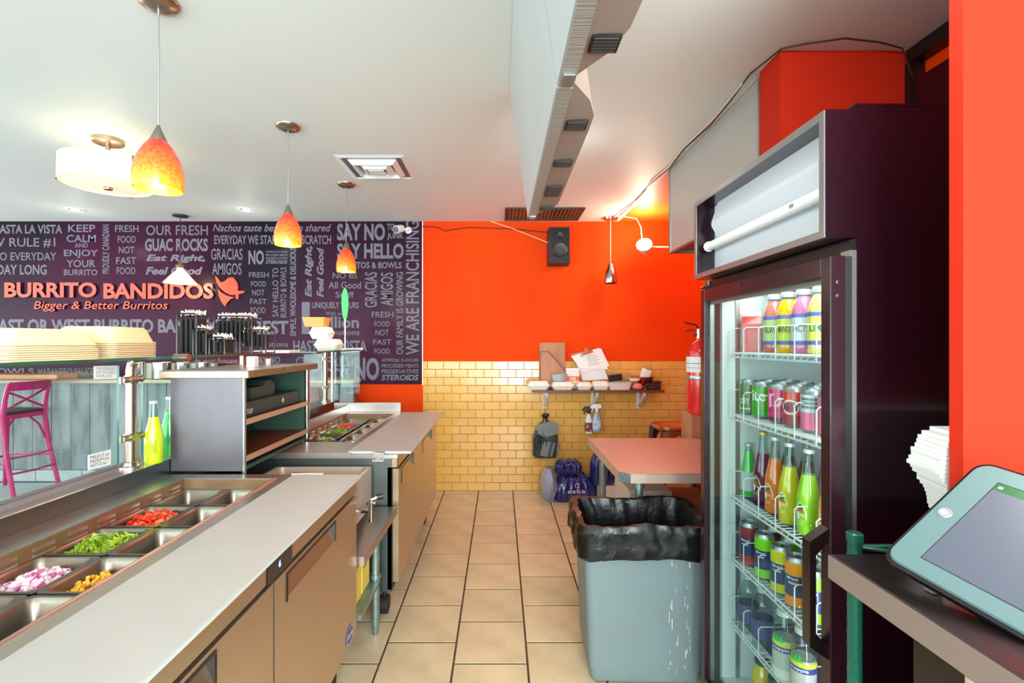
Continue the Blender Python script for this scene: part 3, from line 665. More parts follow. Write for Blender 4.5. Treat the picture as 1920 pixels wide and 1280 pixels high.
food('tomato', 'wedge', xl2, rows2[1], 0.13, 0.14, zb, ZP+0.004, 260, 11, 'chopped_tomato', 'chopped red tomato in the farther counter')
food('green', 'strip', xl2, rows2[2], 0.13, 0.14, zb, ZP+0.004, 260, 12, 'sliced_pepper', 'sliced green peppers in the farther counter')
food('lettuce', 'dice', xl2, rows2[3], 0.13, 0.14, zb, ZP-0.006, 260, 13, 'chopped_lettuce', 'chopped pale lettuce in the farther counter')
food('herb', 'leaf', -0.84, 2.74, 0.06, 0.14, zb, ZP-0.04, 140, 14, 'chopped_herbs', 'dark herbs in the nearest row of the farther counter')

# raised rear ledge with posts and glass --------------------------
rl = empty('counter_ledge', (-1.41, 2.2, 0), 'raised steel ledge carrying the glass screen behind both prep counters', 'ledge')
g = G(); g.cbox(-1.49, -1.34, 0.3, 4.1, 0.84, 0.88, 0.003); g.box(-1.48, -1.345, 0.3, 4.1, 0.112, 0.84); LP(g, 'ledge_box', 'steel', rl)
g = G(); g.cbox(-1.34, -1.336, 0.45, 4.05, 0.80, 0.88, 0.001); LP(g, 'riser', 'steel_dark', rl)
def post(y, x, label, top=1.285, z0=0.88):
    p = empty('glass_post', (x, y, z0), label, 'post', 'chrome posts of the glass screen')
    g = G(); g.lathe([(0.036, 0), (0.036, 0.005), (0.022, 0.008), (0.022, 0.02), (0.019, 0.022)], (0, 0, 0), 20, 0, True); g.build('flange', 'chrome', p)
    g = G(); h = top-z0; g.tube([(0, 0, 0.006), (0, 0, h-0.04), (0.004, 0, h-0.015), (0.02, 0, h-0.002)], 0.017, 14); g.build('tube', 'nickel', p)
    for z in (h*0.28, h*0.82):
        g = G(); g.tube([(0.002, -0.045, z), (0.002, -0.012, z)], 0.012, 10); g.tube([(0.002, 0.045, z), (0.002, 0.012, z)], 0.012, 10)
        g.tube([(0.0, -0.018, z), (0.0, 0.018, z)], 0.02, 10)
        g.tube([(0.002, -0.05, z), (0.002, -0.044, z)], 0.014, 10); g.tube([(0.002, 0.05, z), (0.002, 0.044, z)], 0.014, 10); g.build('clamp', 'nickel', p)
post(1.86, -1.40, 'chrome post of the glass screen beside the lime soda bottle')
post(3.93, -1.40, 'far chrome post of the glass screen near the mural end', 1.30)
gl = empty('glass_screen', (-1.41, 1.3, 0.88), 'clear upright glass panels of the counter screen in front of the customer side', 'glass screen')
for a, b in ((0.35, 1.80), (1.92, 3.86)):
    g = G(); g.box(-1.406, -1.398, a, b, 0.895, 1.268)
    for i, f in enumerate(g.f): g.m[i] = 1 if i not in (3, 5) else 0
    LP(g, 'pane', ['glass', 'glass_edge'], gl)
g = G(); g.box(-1.38, -1.17, 4.08, 4.088, 0.93, 1.286)
for i, f in enumerate(g.f): g.m[i] = 1 if i in (3, 5) else 0
M['pale_edge'] = mat('pale_glass_edge', (190, 205, 200), 0.2)
LP(g, 'pane', ['glass', 'pale_edge'], gl)
g = G(); g.tube([(-1.40, 4.084, 0.88), (-1.40, 4.084, 1.286)], 0.008, 8); g.tube([(-1.40, 4.084, 1.1), (-1.37, 4.084, 1.1)], 0.01, 8); LP(g, 'bracket', 'chrome', gl)
gs = empty('glass_shelf', (-1.5, 2.2, 1.285), 'long horizontal glass shelf with green edge above the counter', 'shelf')
for a, b, xa in ((0.5, 2.04, -1.33), (2.05, 3.12, -1.33), (3.13, 4.14, -1.17)):
    g = G(); g.box(xa-0.36, xa, a, b, 1.287, 1.297)
    for i, f in enumerate(g.f): g.m[i] = 1 if i >= 2 else 0
    LP(g, 'pane', ['glass', 'glass_edge'], gs)
g = G(); g.tube([(-1.36, 2.05, 1.29), (-1.30, 2.05, 1.29)], 0.016, 14); LP(g, 'connector', 'nickel', gs)
g = G(); g.tube([(-1.5, 4.11, 1.30), (-1.15, 4.11, 1.30)], 0.010, 10); LP(g, 'end_rail', 'white', gs)

# partition shelving between the counters -------------------------
sh = empty('shelf_cabinet', (-1.18, 2.32, 0.83), 'steel-sided open shelf cabinet between the two prep counters, topped by a worn slab', 'shelf unit')
g = G(); g.cbox(-1.335, -1.04, 1.985, 2.0, 0.83, 1.21, 0.002); LP(g, 'side_panel', 'steelv', sh)
g = G(); g.box(-1.333, -1.325, 2.0, 2.66, 0.83, 1.21); LP(g, 'back_panel', 'green_back', sh)
g = G(); g.box(-1.325, -1.06, 2.64, 2.66, 0.83, 1.21); LP(g, 'end_panel', 'green_back', sh)
for z in (0.885, 1.035):
    g = G(); g.box(-1.325, -1.045, 2.0, 2.64, z-0.012, z, 0); g.cbox(-1.045, -1.036, 2.0, 2.65, z-0.02, z+0.004, 0.002, 1); LP(g, 'shelf_board', ['shelf_brown', 'shelf_edge'], sh)
g = G(); g.box(-1.325, -1.045, 2.0, 2.64, 0.83, 0.845); LP(g, 'base', 'green_back', sh)
g = G(); g.cbox(-1.045, -1.034, 1.985, 2.0, 0.80, 1.21, 0.002); LP(g, 'front_upright', 'alu', sh)
g = G(); g.tube([(-1.05, 2.665, 0.60), (-1.05, 2.665, 1.21)], 0.014, 14); LP(g, 'corner_post', 'chrome', sh)
for yy in (2.04, ):
    g = G(); g.tube([(-1.31, yy, 0.845), (-1.31, yy, 1.21)], 0.01, 8); LP(g, 'inner_post', 'chrome', sh)
g = G(); g.cbox(-1.36, -1.0, 1.95, 2.69, 1.21, 1.24, 0.003, 0)
for i in range(len(g.f)):
    c = sum((g.v[k] for k in g.f[i]), Vector())/len(g.f[i])
    if c.x > -1.004: g.m[i] = 1
    elif c.z < 1.236 and c.y < 1.953: g.m[i] = 2
LP(g, 'top_slab', ['steel', 'wornwood', 'steel_warm'], sh)
g = G(); g.cbox(-1.28, -1.07, 2.05, 2.60, 1.036, 1.10, 0.003, 0); text_plane(g, 'TULIP', (-1.0695, 2.07, 1.05), (0, 0.05, 0), (0, 0, 0.02), 1, 0.02); text_plane(g, '❖', (-1.0695, 2.40, 1.055), (0, 0.03, 0), (0, 0, 0.03), 1)
tag(recentre(g.build('storage_box', ['green_box', 'white'])), 'dark teal flat box with small white print on the upper shelf', 'box')
g = G(); pr = [(0, 0), (0.22, 0), (0.235, 0.02), (0.235, 0.05), (0.20, 0.07), (0.15, 0.075), (0.12, 0.05), (0, 0.05)]
g.prism([(a, b) for a, b in pr], 0, 0.08, 0, Matrix.Translation((-1.19, 2.18, 1.10)) @ Matrix(((0, 0, 1, 0), (1, 0, 0, 0), (0, 1, 0, 0), (0, 0, 0, 1))))
tag(recentre(g.build('film_dispenser', 'green_box')), 'dark dispenser with a rounded end standing on the teal box', 'dispenser')

# steam well between the counters, drain shelf, undershelf --------
sw = empty('steam_well', (-0.85, 2.15, 0), 'open steel water well with drain valve between the prep counters', 'water well')
g = G(); x0, x1, y0, y1, zt = -1.06, -0.61, 1.985, 2.328, 0.765
cx, cy, w, d = (x0+x1)/2, (y0+y1)/2, x1-x0, y1-y0
g.loft([rrect(cx, cy, w, d, 0.006, 0.580), rrect(cx, cy, w, d, 0.006, zt), rrect(cx, cy, w-0.03, d-0.03, 0.03, zt), rrect(cx, cy, w-0.05, d-0.05, 0.04, zt-0.10), rrect(cx, cy, w-0.09, d-0.09, 0.04, zt-0.12)], 0, True, True, True)
LP(g, 'basin', 'steel_warm', sw)
g = G(); xs = -0.477
def slab4(q, t):
    g.add([Vector(p) for p in q]+[Vector(p)-Vector((0, 0, t)) for p in q], [(0, 1, 2, 3), (7, 6, 5, 4)]+[(i, 4+i, 4+(i+1) % 4, (i+1) % 4) for i in range(4)])
slab4([(-0.75, 1.975, 0.49), (-0.548, 1.975, 0.49), (-0.49, 2.325, 0.575), (-0.75, 2.325, 0.575)], 0.004)
slab4([(-0.552, 1.975, 0.491), (-0.548, 1.975, 0.491), (-0.49, 2.325, 0.576), (-0.494, 2.325, 0.576)], 0.04)
slab4([(-0.75, 1.972, 0.491), (-0.548, 1.972, 0.491), (-0.548, 1.976, 0.491), (-0.75, 1.976, 0.491)], 0.035)
LP(g, 'drain_shelf', 'steel', sw)
vy = 2.09; vz = 0.635
g = G(); g.tube([(-0.612, vy, vz), (-0.55, vy, vz)], 0.009, 10); g.tube([(-0.55, vy, vz+0.04), (-0.55, vy, vz-0.045)], [0.014, 0.010], 12); g.tube([(-0.568, vy, vz+0.035), (-0.532, vy, vz+0.035)], 0.009, 10); g.lathe([(0.015, 0), (0.017, 0.014)], (-0.55, vy, vz+0.036), 12, 0, True, True)
g.tube([(-0.55, vy, vz+0.045), (-0.525, vy+0.01, vz+0.055)], 0.006, 8, 0); g.tube([(-0.53, vy+0.01, vz+0.055), (-0.505, vy+0.02, vz+0.058)], 0.013, 10, 1)
for q in (0.03, -0.03): g.tube([(-0.611, vy-0.05+q, vz-0.03), (-0.603, vy-0.05+q, vz-0.03)], 0.007, 8)
LP(g, 'drain_valve', ['chrome', 'black'], sw)
for lx, ly in ((-0.58, 2.28), (-1.03, 2.28), (-1.03, 2.02)):
    g = G(); g.tube([(lx, ly, 0.04), (lx, ly, 0.56)], 0.019, 14); g.tube([(lx, ly, 0.28), (lx, ly, 0.262)], 0.026, 14); g.tube([(lx, ly, 0.0), (lx, ly, 0.045)], [0.013, 0.017], 10); LP(g, 'leg', 'galv', sw)
g = G(); g.cbox(-1.05, -0.56, 1.975, 2.29, 0.23, 0.255, 0.003); LP(g, 'undershelf', 'galv', sw)
def carton(x0, x1, y0, y1, z0, z1, m, label, txt=None, name='carton', cat='box', grp=None, face='x'):
    g = G(); g.cbox(x0, x1, y0, y1, z0, z1, 0.003, 0)
    if txt:
        if face == 'x': text_plane(g, txt, (x1+0.0006, y0+(y1-y0)*0.15, z0+(z1-z0)*0.6), (0, (y1-y0)*0.7, 0), (0, 0, (z1-z0)*0.15), 1)
        elif face == '-x': text_plane(g, txt, (x0-0.0006, y1-(y1-y0)*0.15, z0+(z1-z0)*0.6), (0, -(y1-y0)*0.7, 0), (0, 0, (z1-z0)*0.15), 1)
        else: text_plane(g, txt, (x0+(x1-x0)*0.15, y0-0.0006, z0+(z1-z0)*0.6), ((x1-x0)*0.7, 0, 0), (0, 0, (z1-z0)*0.15), 1)
    return tag(recentre(g.build(name, [m, 'ink'])), label, cat, grp)
def bars(g, o, ey, ez, n, m):
    for k in range(n):
        a = k/n; b = a+(0.6 if k % 3 else 0.3)/n
        g.add([Vector(o)+Vector(ey)*a, Vector(o)+Vector(ey)*b, Vector(o)+Vector(ey)*b+Vector(ez), Vector(o)+Vector(ey)*a+Vector(ez)], [(0, 1, 2, 3)], m)
carton(-0.80, -0.60, 1.99, 2.12, 0.256, 0.40, 'yellowbox', 'nearer yellow printed carton on the undershelf below the well')
g = G(); g.cbox(-0.80, -0.60, 2.13, 2.25, 0.256, 0.47, 0.003, 0); bars(g, (-0.5994, 2.15, 0.36), (0, 0.05, 0), (0, 0, 0.05), 9, 1); text_plane(g, '-----', (-0.5994, 2.15, 0.44), (0, 0.07, 0), (0, 0, 0.004), 1)
tag(recentre(g.build('carton', ['yellowbox', 'ink'])), 'farther yellow carton with a barcode beside the galvanised leg', 'box')

# ================================================================ CEILING FIXTURES
def pendant(x, y, label, zb=1.85, d=0.136):
    p = empty('pendant_lamp', (x, y, zb), label, 'lamp', 'orange glass pendants over the counter')
    k = d/0.136
    g = G(); g.lathe([(0.064*k, 0), (0.068*k, 0.02), (0.066*k, 0.06), (0.056*k, 0.10), (0.040*k, 0.135), (0.022*k, 0.16), (0.022*k-0.003, 0.158), (0.052*k, 0.10), (0.062*k, 0.06), (0.064*k, 0.02), (0.060*k, 0)], (0, 0, 0), 28); g.build('lamp_shade', 'shade', p)
    g = G(); g.lathe([(0.026, 0.152), (0.026, 0.158), (0.012, 0.19), (0.004, 0.21)], (0, 0, 0), 18, 0, True, True); g.build('cap', 'nickel', p)
    g = G(); g.tube([(0, 0, 0.205), (0.002, 0, 0.4), (0, 0, CEIL-zb-0.012)], 0.0028, 6); g.build('cord', 'alu', p)
    g = G(); g.lathe([(0.004, -0.026), (0.03, -0.024), (0.055, -0.014), (0.062, -0.004), (0.062, 0)], (0, 0, CEIL-zb), 24, 0, True, True); g.build('canopy', 'nickel', p)
    g = G(); g.lathe([(0.012, 0.15), (0.014, 0.09), (0.028, 0.05), (0.030, 0.03), (0.018, 0.01), (0.004, 0.004)], (0, 0, 0), 14, 0, True, True); g.build('bulb', 'bulb', p)
    l = point('pendant_light', (0, 0, -0.03), 3.0, (1.0, 0.86, 0.62), 0.04); l.parent = p
    return p
pendant(-1.115, 1.60, 'nearest and largest orange mottled glass pendant lamp', 1.85, 0.148)
pendant(-1.09, 2.52, 'middle orange mottled glass pendant lamp', 1.852)
pendant(-1.08, 3.44, 'farthest and smallest orange mottled glass pendant lamp', 1.85)
# flush drum light
p = empty('ceiling_lamp', (-2.15, 2.69, 2.21), 'white drum ceiling light with metal clips at the upper left', 'lamp')
g = G(); g.lathe([(0.205, 0.0), (0.212, 0.01), (0.212, 0.13), (0.205, 0.135), (0.200, 0.13), (0.200, 0.01)], (0, 0, 0), 36); g.build('lamp_shade', 'drum', p)
g = G(); g.lathe([(0.203, 0.008), (0.12, -0.004), (0.0015, -0.008)], (0, 0, 0), 36, 0, False, True); g.build('diffuser', 'drum', p)
g = G(); g.lathe([(0.02, -0.02), (0.022, -0.014), (0.02, -0.006)], (0, 0, 0), 16, 0, True, True); g.build('finial', 'nickel', p)
for a in (200, 320, 80):
    g = G(); g.cbox(0.209, 0.216, -0.014, 0.014, -0.004, 0.136, 0.001, 0, Matrix.Rotation(math.radians(a+20), 4, 'Z')); g.build('clip', 'nickel', p)
g = G(); g.tube([(0, 0, 0.03), (0, 0, 0.235)], 0.012, 12); g.build('stem', 'nickel', p)
g = G(); g.lathe([(0.07, 0.232), (0.074, 0.236), (0.074, 0.255)], (0, 0, 0), 28, 0, True, True); g.build('canopy', 'nickel', p)
l = point('drum_light', (0, 0, 0.16), 0.9, (1, 0.93, 0.76), 0.08); l.parent = p
# clear glass cone pendant
Yp = 4.28; xp = X(338, Yp); zp = Z(531, Yp)
p = empty('glass_pendant_lamp', (xp, Yp, zp), 'clear glass cone pendant with bare filament bulb before the mural', 'lamp')
g = G(); g.lathe([(0.134, 0), (0.028, 0.118), (0.026, 0.15), (0.024, 0.15), (0.026, 0.117), (0.131, 0)], (0, 0, 0), 28); M['smoke'] = mat('clear_lamp_glass', (240, 226, 208), 0.15, alpha=0.3, coat=0.4); g.build('lamp_shade', 'smoke', p)
g = G(); g.lathe([(0.022, 0.13), (0.026, 0.135), (0.036, 0.15), (0.036, 0.156), (0.022, 0.165), (0.01, 0.19)], (0, 0, 0), 16, 0, True, True); g.build('socket', 'wornwood', p)
g = G(); g.lathe([(0.014, 0.125), (0.026, 0.09), (0.030, 0.07), (0.022, 0.045), (0.006, 0.036)], (0, 0, 0), 16, 0, True, True); g.build('bulb', 'bulb', p)
g = G(); g.tube([(0, 0, 0.185), (0, 0, CEIL-zp-0.02)], 0.003, 6); g.build('cord', 'cable', p)
g = G(); g.lathe([(0.02, -0.02), (0.06, -0.012), (0.06, 0)], (0, 0, CEIL-zp), 20, 0, True, True); g.build('canopy', 'mesh', p)
l = point('cone_light', (0, 0, 0.03), 4, (1, 0.8, 0.5), 0.03); l.parent = p
# silver pendant
Yp = 4.36; xp = X(1145, Yp); zp = Z(531, Yp)
p = empty('silver_pendant_lamp', (xp, Yp, zp), 'small unlit silver bell pendant hanging before the orange wall', 'lamp')
g = G(); g.lathe([(0.055, 0), (0.058, 0.012), (0.054, 0.07), (0.042, 0.12), (0.03, 0.145), (0.026, 0.143), (0.05, 0.07), (0.052, 0.01)], (0, 0, 0), 24); g.build('lamp_shade', 'chrome', p)
g = G(); g.lathe([(0.03, 0.146), (0.028, 0.16), (0.016, 0.18), (0.004, 0.19)], (0, 0, 0), 18, 0, True, True); g.build('cap', 'chrome', p)
g = G(); g.tube([(0, 0, 0.185), (0, 0, CEIL-zp-0.02)], 0.003, 6); g.build('cord', 'cablew', p)
g = G(); g.lathe([(0.01, -0.03), (0.06, -0.02), (0.066, 0)], (0, 0, CEIL-zp), 20, 0, True, True); g.build('canopy', 'chrome', p)
# flood lamp on an arm
Yp = 4.2; xp, zl = X(1208, Yp), Z(460, Yp)
p = empty('flood_lamp', (xp, Yp, zl), 'bright lit round flood lamp on a white rod by the hood', 'lamp')
R_ = Matrix.Rotation(math.radians(62), 4, 'X') @ Matrix.Rotation(math.radians(-18), 4, 'Y')
g = G(); g.lathe([(0.055, 0.0), (0.066, 0.006), (0.066, 0.02), (0.05, 0.06), (0.025, 0.09), (0.02, 0.12)], (0, 0, -0.02), 24, 0, False, True, R_ @ Matrix.Rotation(PI, 4, 'X')); g.build('housing', 'white', p)
g = G(); g.lathe([(0.06, 0.015), (0.045, 0.028), (0.0015, 0.034)], (0, 0, 0), 24, 0, True, True, R_); g.build('lens', 'flood', p)
g = G(); g.tube([(0.06, 0.02, -0.01), (X(1262, Yp)-xp+0.35, 0.02, -0.01)], 0.007, 8); g.build('arm', 'white', p)
g = G(); g.tube([(-0.02, 0, 0.06), (-0.03, 0, 0.16), (-0.06, 0.02, 0.235), (-0.16, 0.03, 0.255), (-0.24, 0.08, CEIL-zl-0.01)], 0.004, 6); g.build('cord', 'cablew', p)
l = point('flood_light', tuple(R_ @ Vector((0, 0, 0.09))), 9, (1, 0.82, 0.62), 0.05); l.parent = p
l = point('flood_up_light', (0.0, 0.0, 0.13), 4, (1, 0.78, 0.55), 0.05); l.parent = p
# recessed downlights
for i, (u, v) in enumerate(((141, 393), (462, 393), (1078, 258))):
    Y = (CEIL-H)*F/(CV-v); x = X(u, Y)
    p = empty('downlight', (x, Y, CEIL), ['recessed lit downlight at the far left above the mural', 'recessed lit downlight above the middle of the mural', 'recessed lit downlight beside the hanging screens'][i], 'lamp', 'recessed ceiling downlights')
    g = G(); g.lathe([(0.048, -0.001), (0.052, -0.006), (0.07, -0.005), (0.075, 0.0)], (0, 0, 0), 28); g.build('trim_ring', 'white', p)
    g = G(); g.lathe([(0.03, -0.004), (0.0015, -0.006)], (0, 0, 0), 20, 0, False, True); g.lathe([(0.048, -0.001), (0.030, -0.002)], (0, 0, 0), 20, 1); g.build('lens', ['led', 'alu'], p)
    l = point('downlight_glow', (0, 0, -0.22), 0.8, (1, 0.97, 0.9), 0.03); l.parent = p
# square diffuser
p = empty('air_diffuser', (-0.78, 3.12, CEIL), 'square white ceiling air diffuser with nested frames', 'vent')
for k, (s, z0, z1) in enumerate(((0.215, -0.008, 0.0), (0.15, -0.028, -0.002), (0.095, -0.034, -0.006))):
    g = G(); t = s-0.03
    g.add([(-s, -s, z1), (s, -s, z1), (s, s, z1), (-s, s, z1), (-t, -t, z0), (t, -t, z0), (t, t, z0), (-t, t, z0), (-t+.004, -t+.004, z1), (t-.004, -t+.004, z1), (t-.004, t-.004, z1), (-t+.004, t-.004, z1)],
          [(0, 1, 5, 4), (1, 2, 6, 5), (2, 3, 7, 6), (3, 0, 4, 7), (4, 5, 9, 8), (5, 6, 10, 9), (6, 7, 11, 10), (7, 4, 8, 11)])
    g.build('diffuser_ring', 'white', p)
g = G(); g.cbox(-0.05, 0.05, -0.05, 0.05, -0.036, -0.03, 0.002); g.box(-0.18, 0.18, -0.18, 0.18, -0.003, -0.001, 1); g.build('core', ['white', 'alu'], p)
# dark return grille
p = empty('return_grille', (0.37, 4.24, CEIL), 'dark slatted return air grille in the ceiling by the orange wall', 'vent')
g = G(); 
for a, b, c, d in ((-0.33, 0.33, -0.21, -0.19), (-0.33, 0.33, 0.17, 0.19), (-0.33, -0.31, -0.19, 0.17), (0.31, 0.33, -0.19, 0.17)): g.box(a, b, c, d, -0.012, -0.0005)
g.build('frame', 'mesh', p)
g = G(); g.box(-0.31, 0.31, -0.19, 0.17, -0.003, -0.001); g.build('backing', 'black', p)
for i in range(20):
    g = G(); x = -0.30+i*0.031; g.add([(x, -0.19, -0.002), (x+0.014, -0.19, -0.011), (x+0.014, 0.17, -0.011), (x, 0.17, -0.002), (x+0.002, -0.19, -0.002), (x+0.016, -0.19, -0.011), (x+0.016, 0.17, -0.011), (x+0.002, 0.17, -0.002)], [(0, 1, 2, 3), (7, 6, 5, 4), (1, 5, 6, 2), (0, 4, 5, 1), (2, 6, 7, 3)]); g.build('slat', 'wornwood', p)

# ---------------------------------------------------------------- hanging menu screens
def screen(y0, y1, label):
    s = empty('menu_screen', (0.08, (y0+y1)/2, 1.90), label, 'screen', 'menu screens hanging in a row')
    a, b = y0-(y0+y1)/2, y1-(y0+y1)/2
    zt = CEIL-1.90-0.003; tilt = -0.08/ zt
    sx = lambda z: 0.043+tilt*z
    def slab(o0, o1, za, zb, ya=a, yb=b, m=0, gg=None):
        gg.add([(sx(za)+o0, ya, za), (sx(za)+o1, ya, za), (sx(za)+o1, yb, za), (sx(za)+o0, yb, za), (sx(zb)+o0, ya, zb), (sx(zb)+o1, ya, zb), (sx(zb)+o1, yb, zb), (sx(zb)+o0, yb, zb)],
              [(0, 3, 2, 1), (4, 5, 6, 7), (0, 1, 5, 4), (1, 2, 6, 5), (2, 3, 7, 6), (3, 0, 4, 7)], m)
    g = G(); slab(-0.001, 0.004, 0.003, zt, a+0.003, b-0.003, 0, g); g.build('display_face', 'tv_reflection', s)
    g = G(); slab(0.002, 0.034, 0.0, zt, a, b, 0, g); g.build('frame', 'tvcase2', s)
    # curved rear housing with vents
    g = G(); n = 14; loops = []
    for i in range(n+1):
        t = i/n; y = a+0.01+(b-a-0.02)*t; bul = 0.075*min(1, math.sin(PI*t)*2.2)**0.6+0.006
        loops.append([(sx(0.012)+0.034, y, 0.012), (sx(0.012)+0.034+bul, y, 0.018), (sx(0.3)+0.034+bul, y, 0.30), (sx(0.42)+0.034, y, 0.42)])
    g.loft(loops, 0, True, True, True); g.build('rear_housing', 'tvcase', s)
    L_ = b-a
    for t, w in ((0.16, 0.05), (0.40, 0.05), (0.62, 0.12), (0.86, 0.05)):
        g = G(); y = a+L_*t; off = sx(0.0)+0.045
        g.box(off, off+0.055, y, y+w, 0.008, 0.0145, 0)
        for k in range(int(w/0.01)): g.box(off+0.004, off+0.050, y+0.002+k*0.01, y+0.007+k*0.01, 0.006, 0.008, 1)
        g.build('vent_port', ['black', 'mesh'], s)
    g = G(); slab(0.006, 0.03, -0.004, 0.001, b-0.05, b-0.005, 0, g); g.build('corner_latch', 'alu', s)
    g = G(); 
    for y in (a+0.25, b-0.25): g.box(0.03, 0.07, y-0.03, y+0.03, 0.40, zt+0.002)
    g.build('ceiling_bracket', 'mesh', s)
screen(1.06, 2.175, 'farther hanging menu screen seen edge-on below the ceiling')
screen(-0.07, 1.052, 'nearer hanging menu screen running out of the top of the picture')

# ---------------------------------------------------------------- wall items at the back
Ys = 4.33
sp = empty('wall_speaker', (X(1047, 4.4), 4.5, Z(497, 4.4)), 'black loudspeaker high on the orange wall', 'speaker')
w, h = 0.19, 0.325
g = G(); g.loft([[(-w/2, -0.02, 0), (w/2, -0.02, 0), (w/2-0.01, -0.20, 0.0), (-w/2+0.01, -0.20, 0.0)], [(-w/2, -0.02, 0.01), (w/2, -0.02, 0.01), (w/2-0.005, -0.205, 0.01), (-w/2+0.005, -0.205, 0.01)], [(-w/2, -0.02, h), (w/2, -0.02, h), (w/2-0.005, -0.18, h), (-w/2+0.005, -0.18, h)]], 0, True, True, False); g.build('cabinet', 'speaker', sp)
g = G(); g.add([(-w/2+.015, -0.209, 0.02), (w/2-.015, -0.209, 0.02), (w/2-.015, -0.186, h-.015), (-w/2+.015, -0.186, h-.015)], [(0, 1, 2, 3)], 0)
g.lathe([(0.065, 0), (0.06, 0.004), (0.02, -0.0), (0.001, 0.002)], (0, 0, 0), 20, 0, False, True, Matrix.Translation((0, -0.208, 0.12)) @ Matrix.Rotation(PI/2, 4, 'X')); g.lathe([(0.03, 0), (0.026, 0.004), (0.001, 0.002)], (0, 0, 0), 16, 0, False, True, Matrix.Translation((0, -0.196, 0.25)) @ Matrix.Rotation(PI/2, 4, 'X')); g.build('grille', 'black', sp)
g = G(); g.box(-0.03, 0.03, -0.022, 0.0, 0.1, 0.22); g.build('bracket', 'black', sp)
cm = empty('security_camera', (X(757, 4.45), 4.49, Z(430, 4.45)), 'small white bullet security camera at the mural corner', 'camera')
g = G(); A = Vector((-0.02, -0.03, 0.01)); B = Vector((-0.055, -0.12, -0.02)); g.tube([A, A+(B-A)*0.97, B], [0.034, 0.036, 0.034], 16); g.build('body', 'white', cm)
g = G(); g.tube([B+(B-A)*0.01, B+(B-A)*0.05], 0.03, 16); g.build('lens', 'blackgloss', cm)
g = G(); g.lathe([(0.032, 0), (0.03, 0.012), (0.012, 0.02), (0.012, 0.05)], (0, 0, 0), 16, 0, True, True, Matrix.Translation((0.035, 0, 0.0)) @ Matrix.Rotation(PI/2, 4, 'X')); g.tube([(0.035, -0.04, 0), (0.0, -0.03, 0.005)], 0.011, 8); g.build('mount', 'white', cm)
def cable(pts, r, m, label, name='cable'):
    g = G(); g.tube(pts, r, 6); return tag(recentre(g.build(name, m)), label, 'cable')
cable([W(788, 424, 4.49), W(820, 426, 4.49), W(835, 433, 4.49), W(850, 430, 4.49), W(880, 426, 4.49), W(960, 429, 4.49), W(1030, 436, 4.49)], 0.004, 'cable', 'dark sagging cable along the top of the orange wall')
cable([W(915, 413, 4.49), W(960, 428, 4.49), W(1028, 455, 4.42)], 0.0035, 'cablew', 'thin pale cable slanting down to the loudspeaker')
cz = CEIL-0.006
cable([Vector((1.04, 4.35, cz)), Vector((1.055, 3.9, cz)), Vector((1.05, 3.4, cz)), Vector((1.075, 3.1, cz)), Vector((1.05, 2.8, cz)), Vector((1.07, 2.5, cz)), Vector((1.055, 2.25, cz)), Vector((1.03, 2.02, cz)), Vector((1.06, 1.85, cz)), Vector((1.13, 1.82, cz)), Vector((1.25, 1.78, cz-.004)), Vector((1.4, 1.81, cz)), Vector((1.5, 1.83, cz-.01)), Vector((1.56, 1.85, cz-0.12))], 0.0032, 'cable', 'dark cable clipped along the ceiling above the hood and column')
cable([Vector((1.00, 4.33, cz)), Vector((1.07, 3.7, cz)), Vector((1.035, 3.35, cz)), Vector((1.06, 3.1, cz)), Vector((1.04, 2.8, cz)), Vector((1.055, 2.4, cz)), Vector((1.035, 2.1, cz))], 0.004, 'cablew', 'white cable running along the ceiling beside the hood')

# hood
hd = empty('exhaust_hood', (1.18, 2.6, 1.93), 'large pale grey metal exhaust hood box below the ceiling', 'hood')
g = G(); g.add([(1.09, 2.055, 1.93), (1.265, 2.055, 1.93), (1.265, 3.16, 1.93), (1.09, 3.16, 1.93), (1.09, 2.055, CEIL-.002), (1.265, 2.055, CEIL-.002), (1.265, 3.16, CEIL-.002), (1.09, 3.16, CEIL-.002)],
   [(0, 1, 5, 4), (1, 2, 6, 5), (2, 3, 7, 6), (3, 0, 4, 7), (4, 5, 6, 7)]); g.box(1.098, 1.264, 2.06, 3.152, 1.945, 1.955, 1); LP(g, 'casing', ['hood', 'wornwood'], hd)
g = G(); g.box(1.088, 1.105, 2.055, 3.163, 1.925, 1.935); g.box(1.088, 1.72, 3.15, 3.163, 1.925, 1.935); g.box(1.085, 1.09, 3.14, 3.16, 1.93, CEIL-.002); g.box(1.085, 1.0902, 2.055, 2.07, 1.93, CEIL-.002); LP(g, 'edge_trim', 'alu', hd)
g = G(); g.box(1.275, 1.72, 3.085, 3.16, 1.935, CEIL-0.003); LP(g, 'end_casing', 'hood', hd)

# extinguisher
ex = empty('fire_extinguisher', (1.175, 2.90, 0.93), 'red fire extinguisher with silver valve hung beside the cooler', 'fire extinguisher')
g = G(); g.lathe([(0.05, 0), (0.065, 0.01), (0.07, 0.03), (0.07, 0.36), (0.062, 0.395), (0.04, 0.42), (0.022, 0.432), (0.02, 0.45)], (0, 0, 0), 24, 0, True, True); g.build('cylinder', 'extred', ex)
g = G(); g.lathe([(0.0715, 0.25), (0.0715, 0.34)], (0, 0, 0), 24, 0); g.lathe([(0.0717, 0.30), (0.0717, 0.303)], (0, 0, 0), 24, 1); g.lathe([(0.0717, 0.275), (0.0717, 0.277)], (0, 0, 0), 24, 1); g.build('label_band', ['white', 'ink'], ex)
g = G(); g.lathe([(0.073, 0.205), (0.0745, 0.21), (0.0745, 0.225), (0.073, 0.23)], (0, 0, 0), 24, 0); g.build('clamp_band', 'alu', ex)
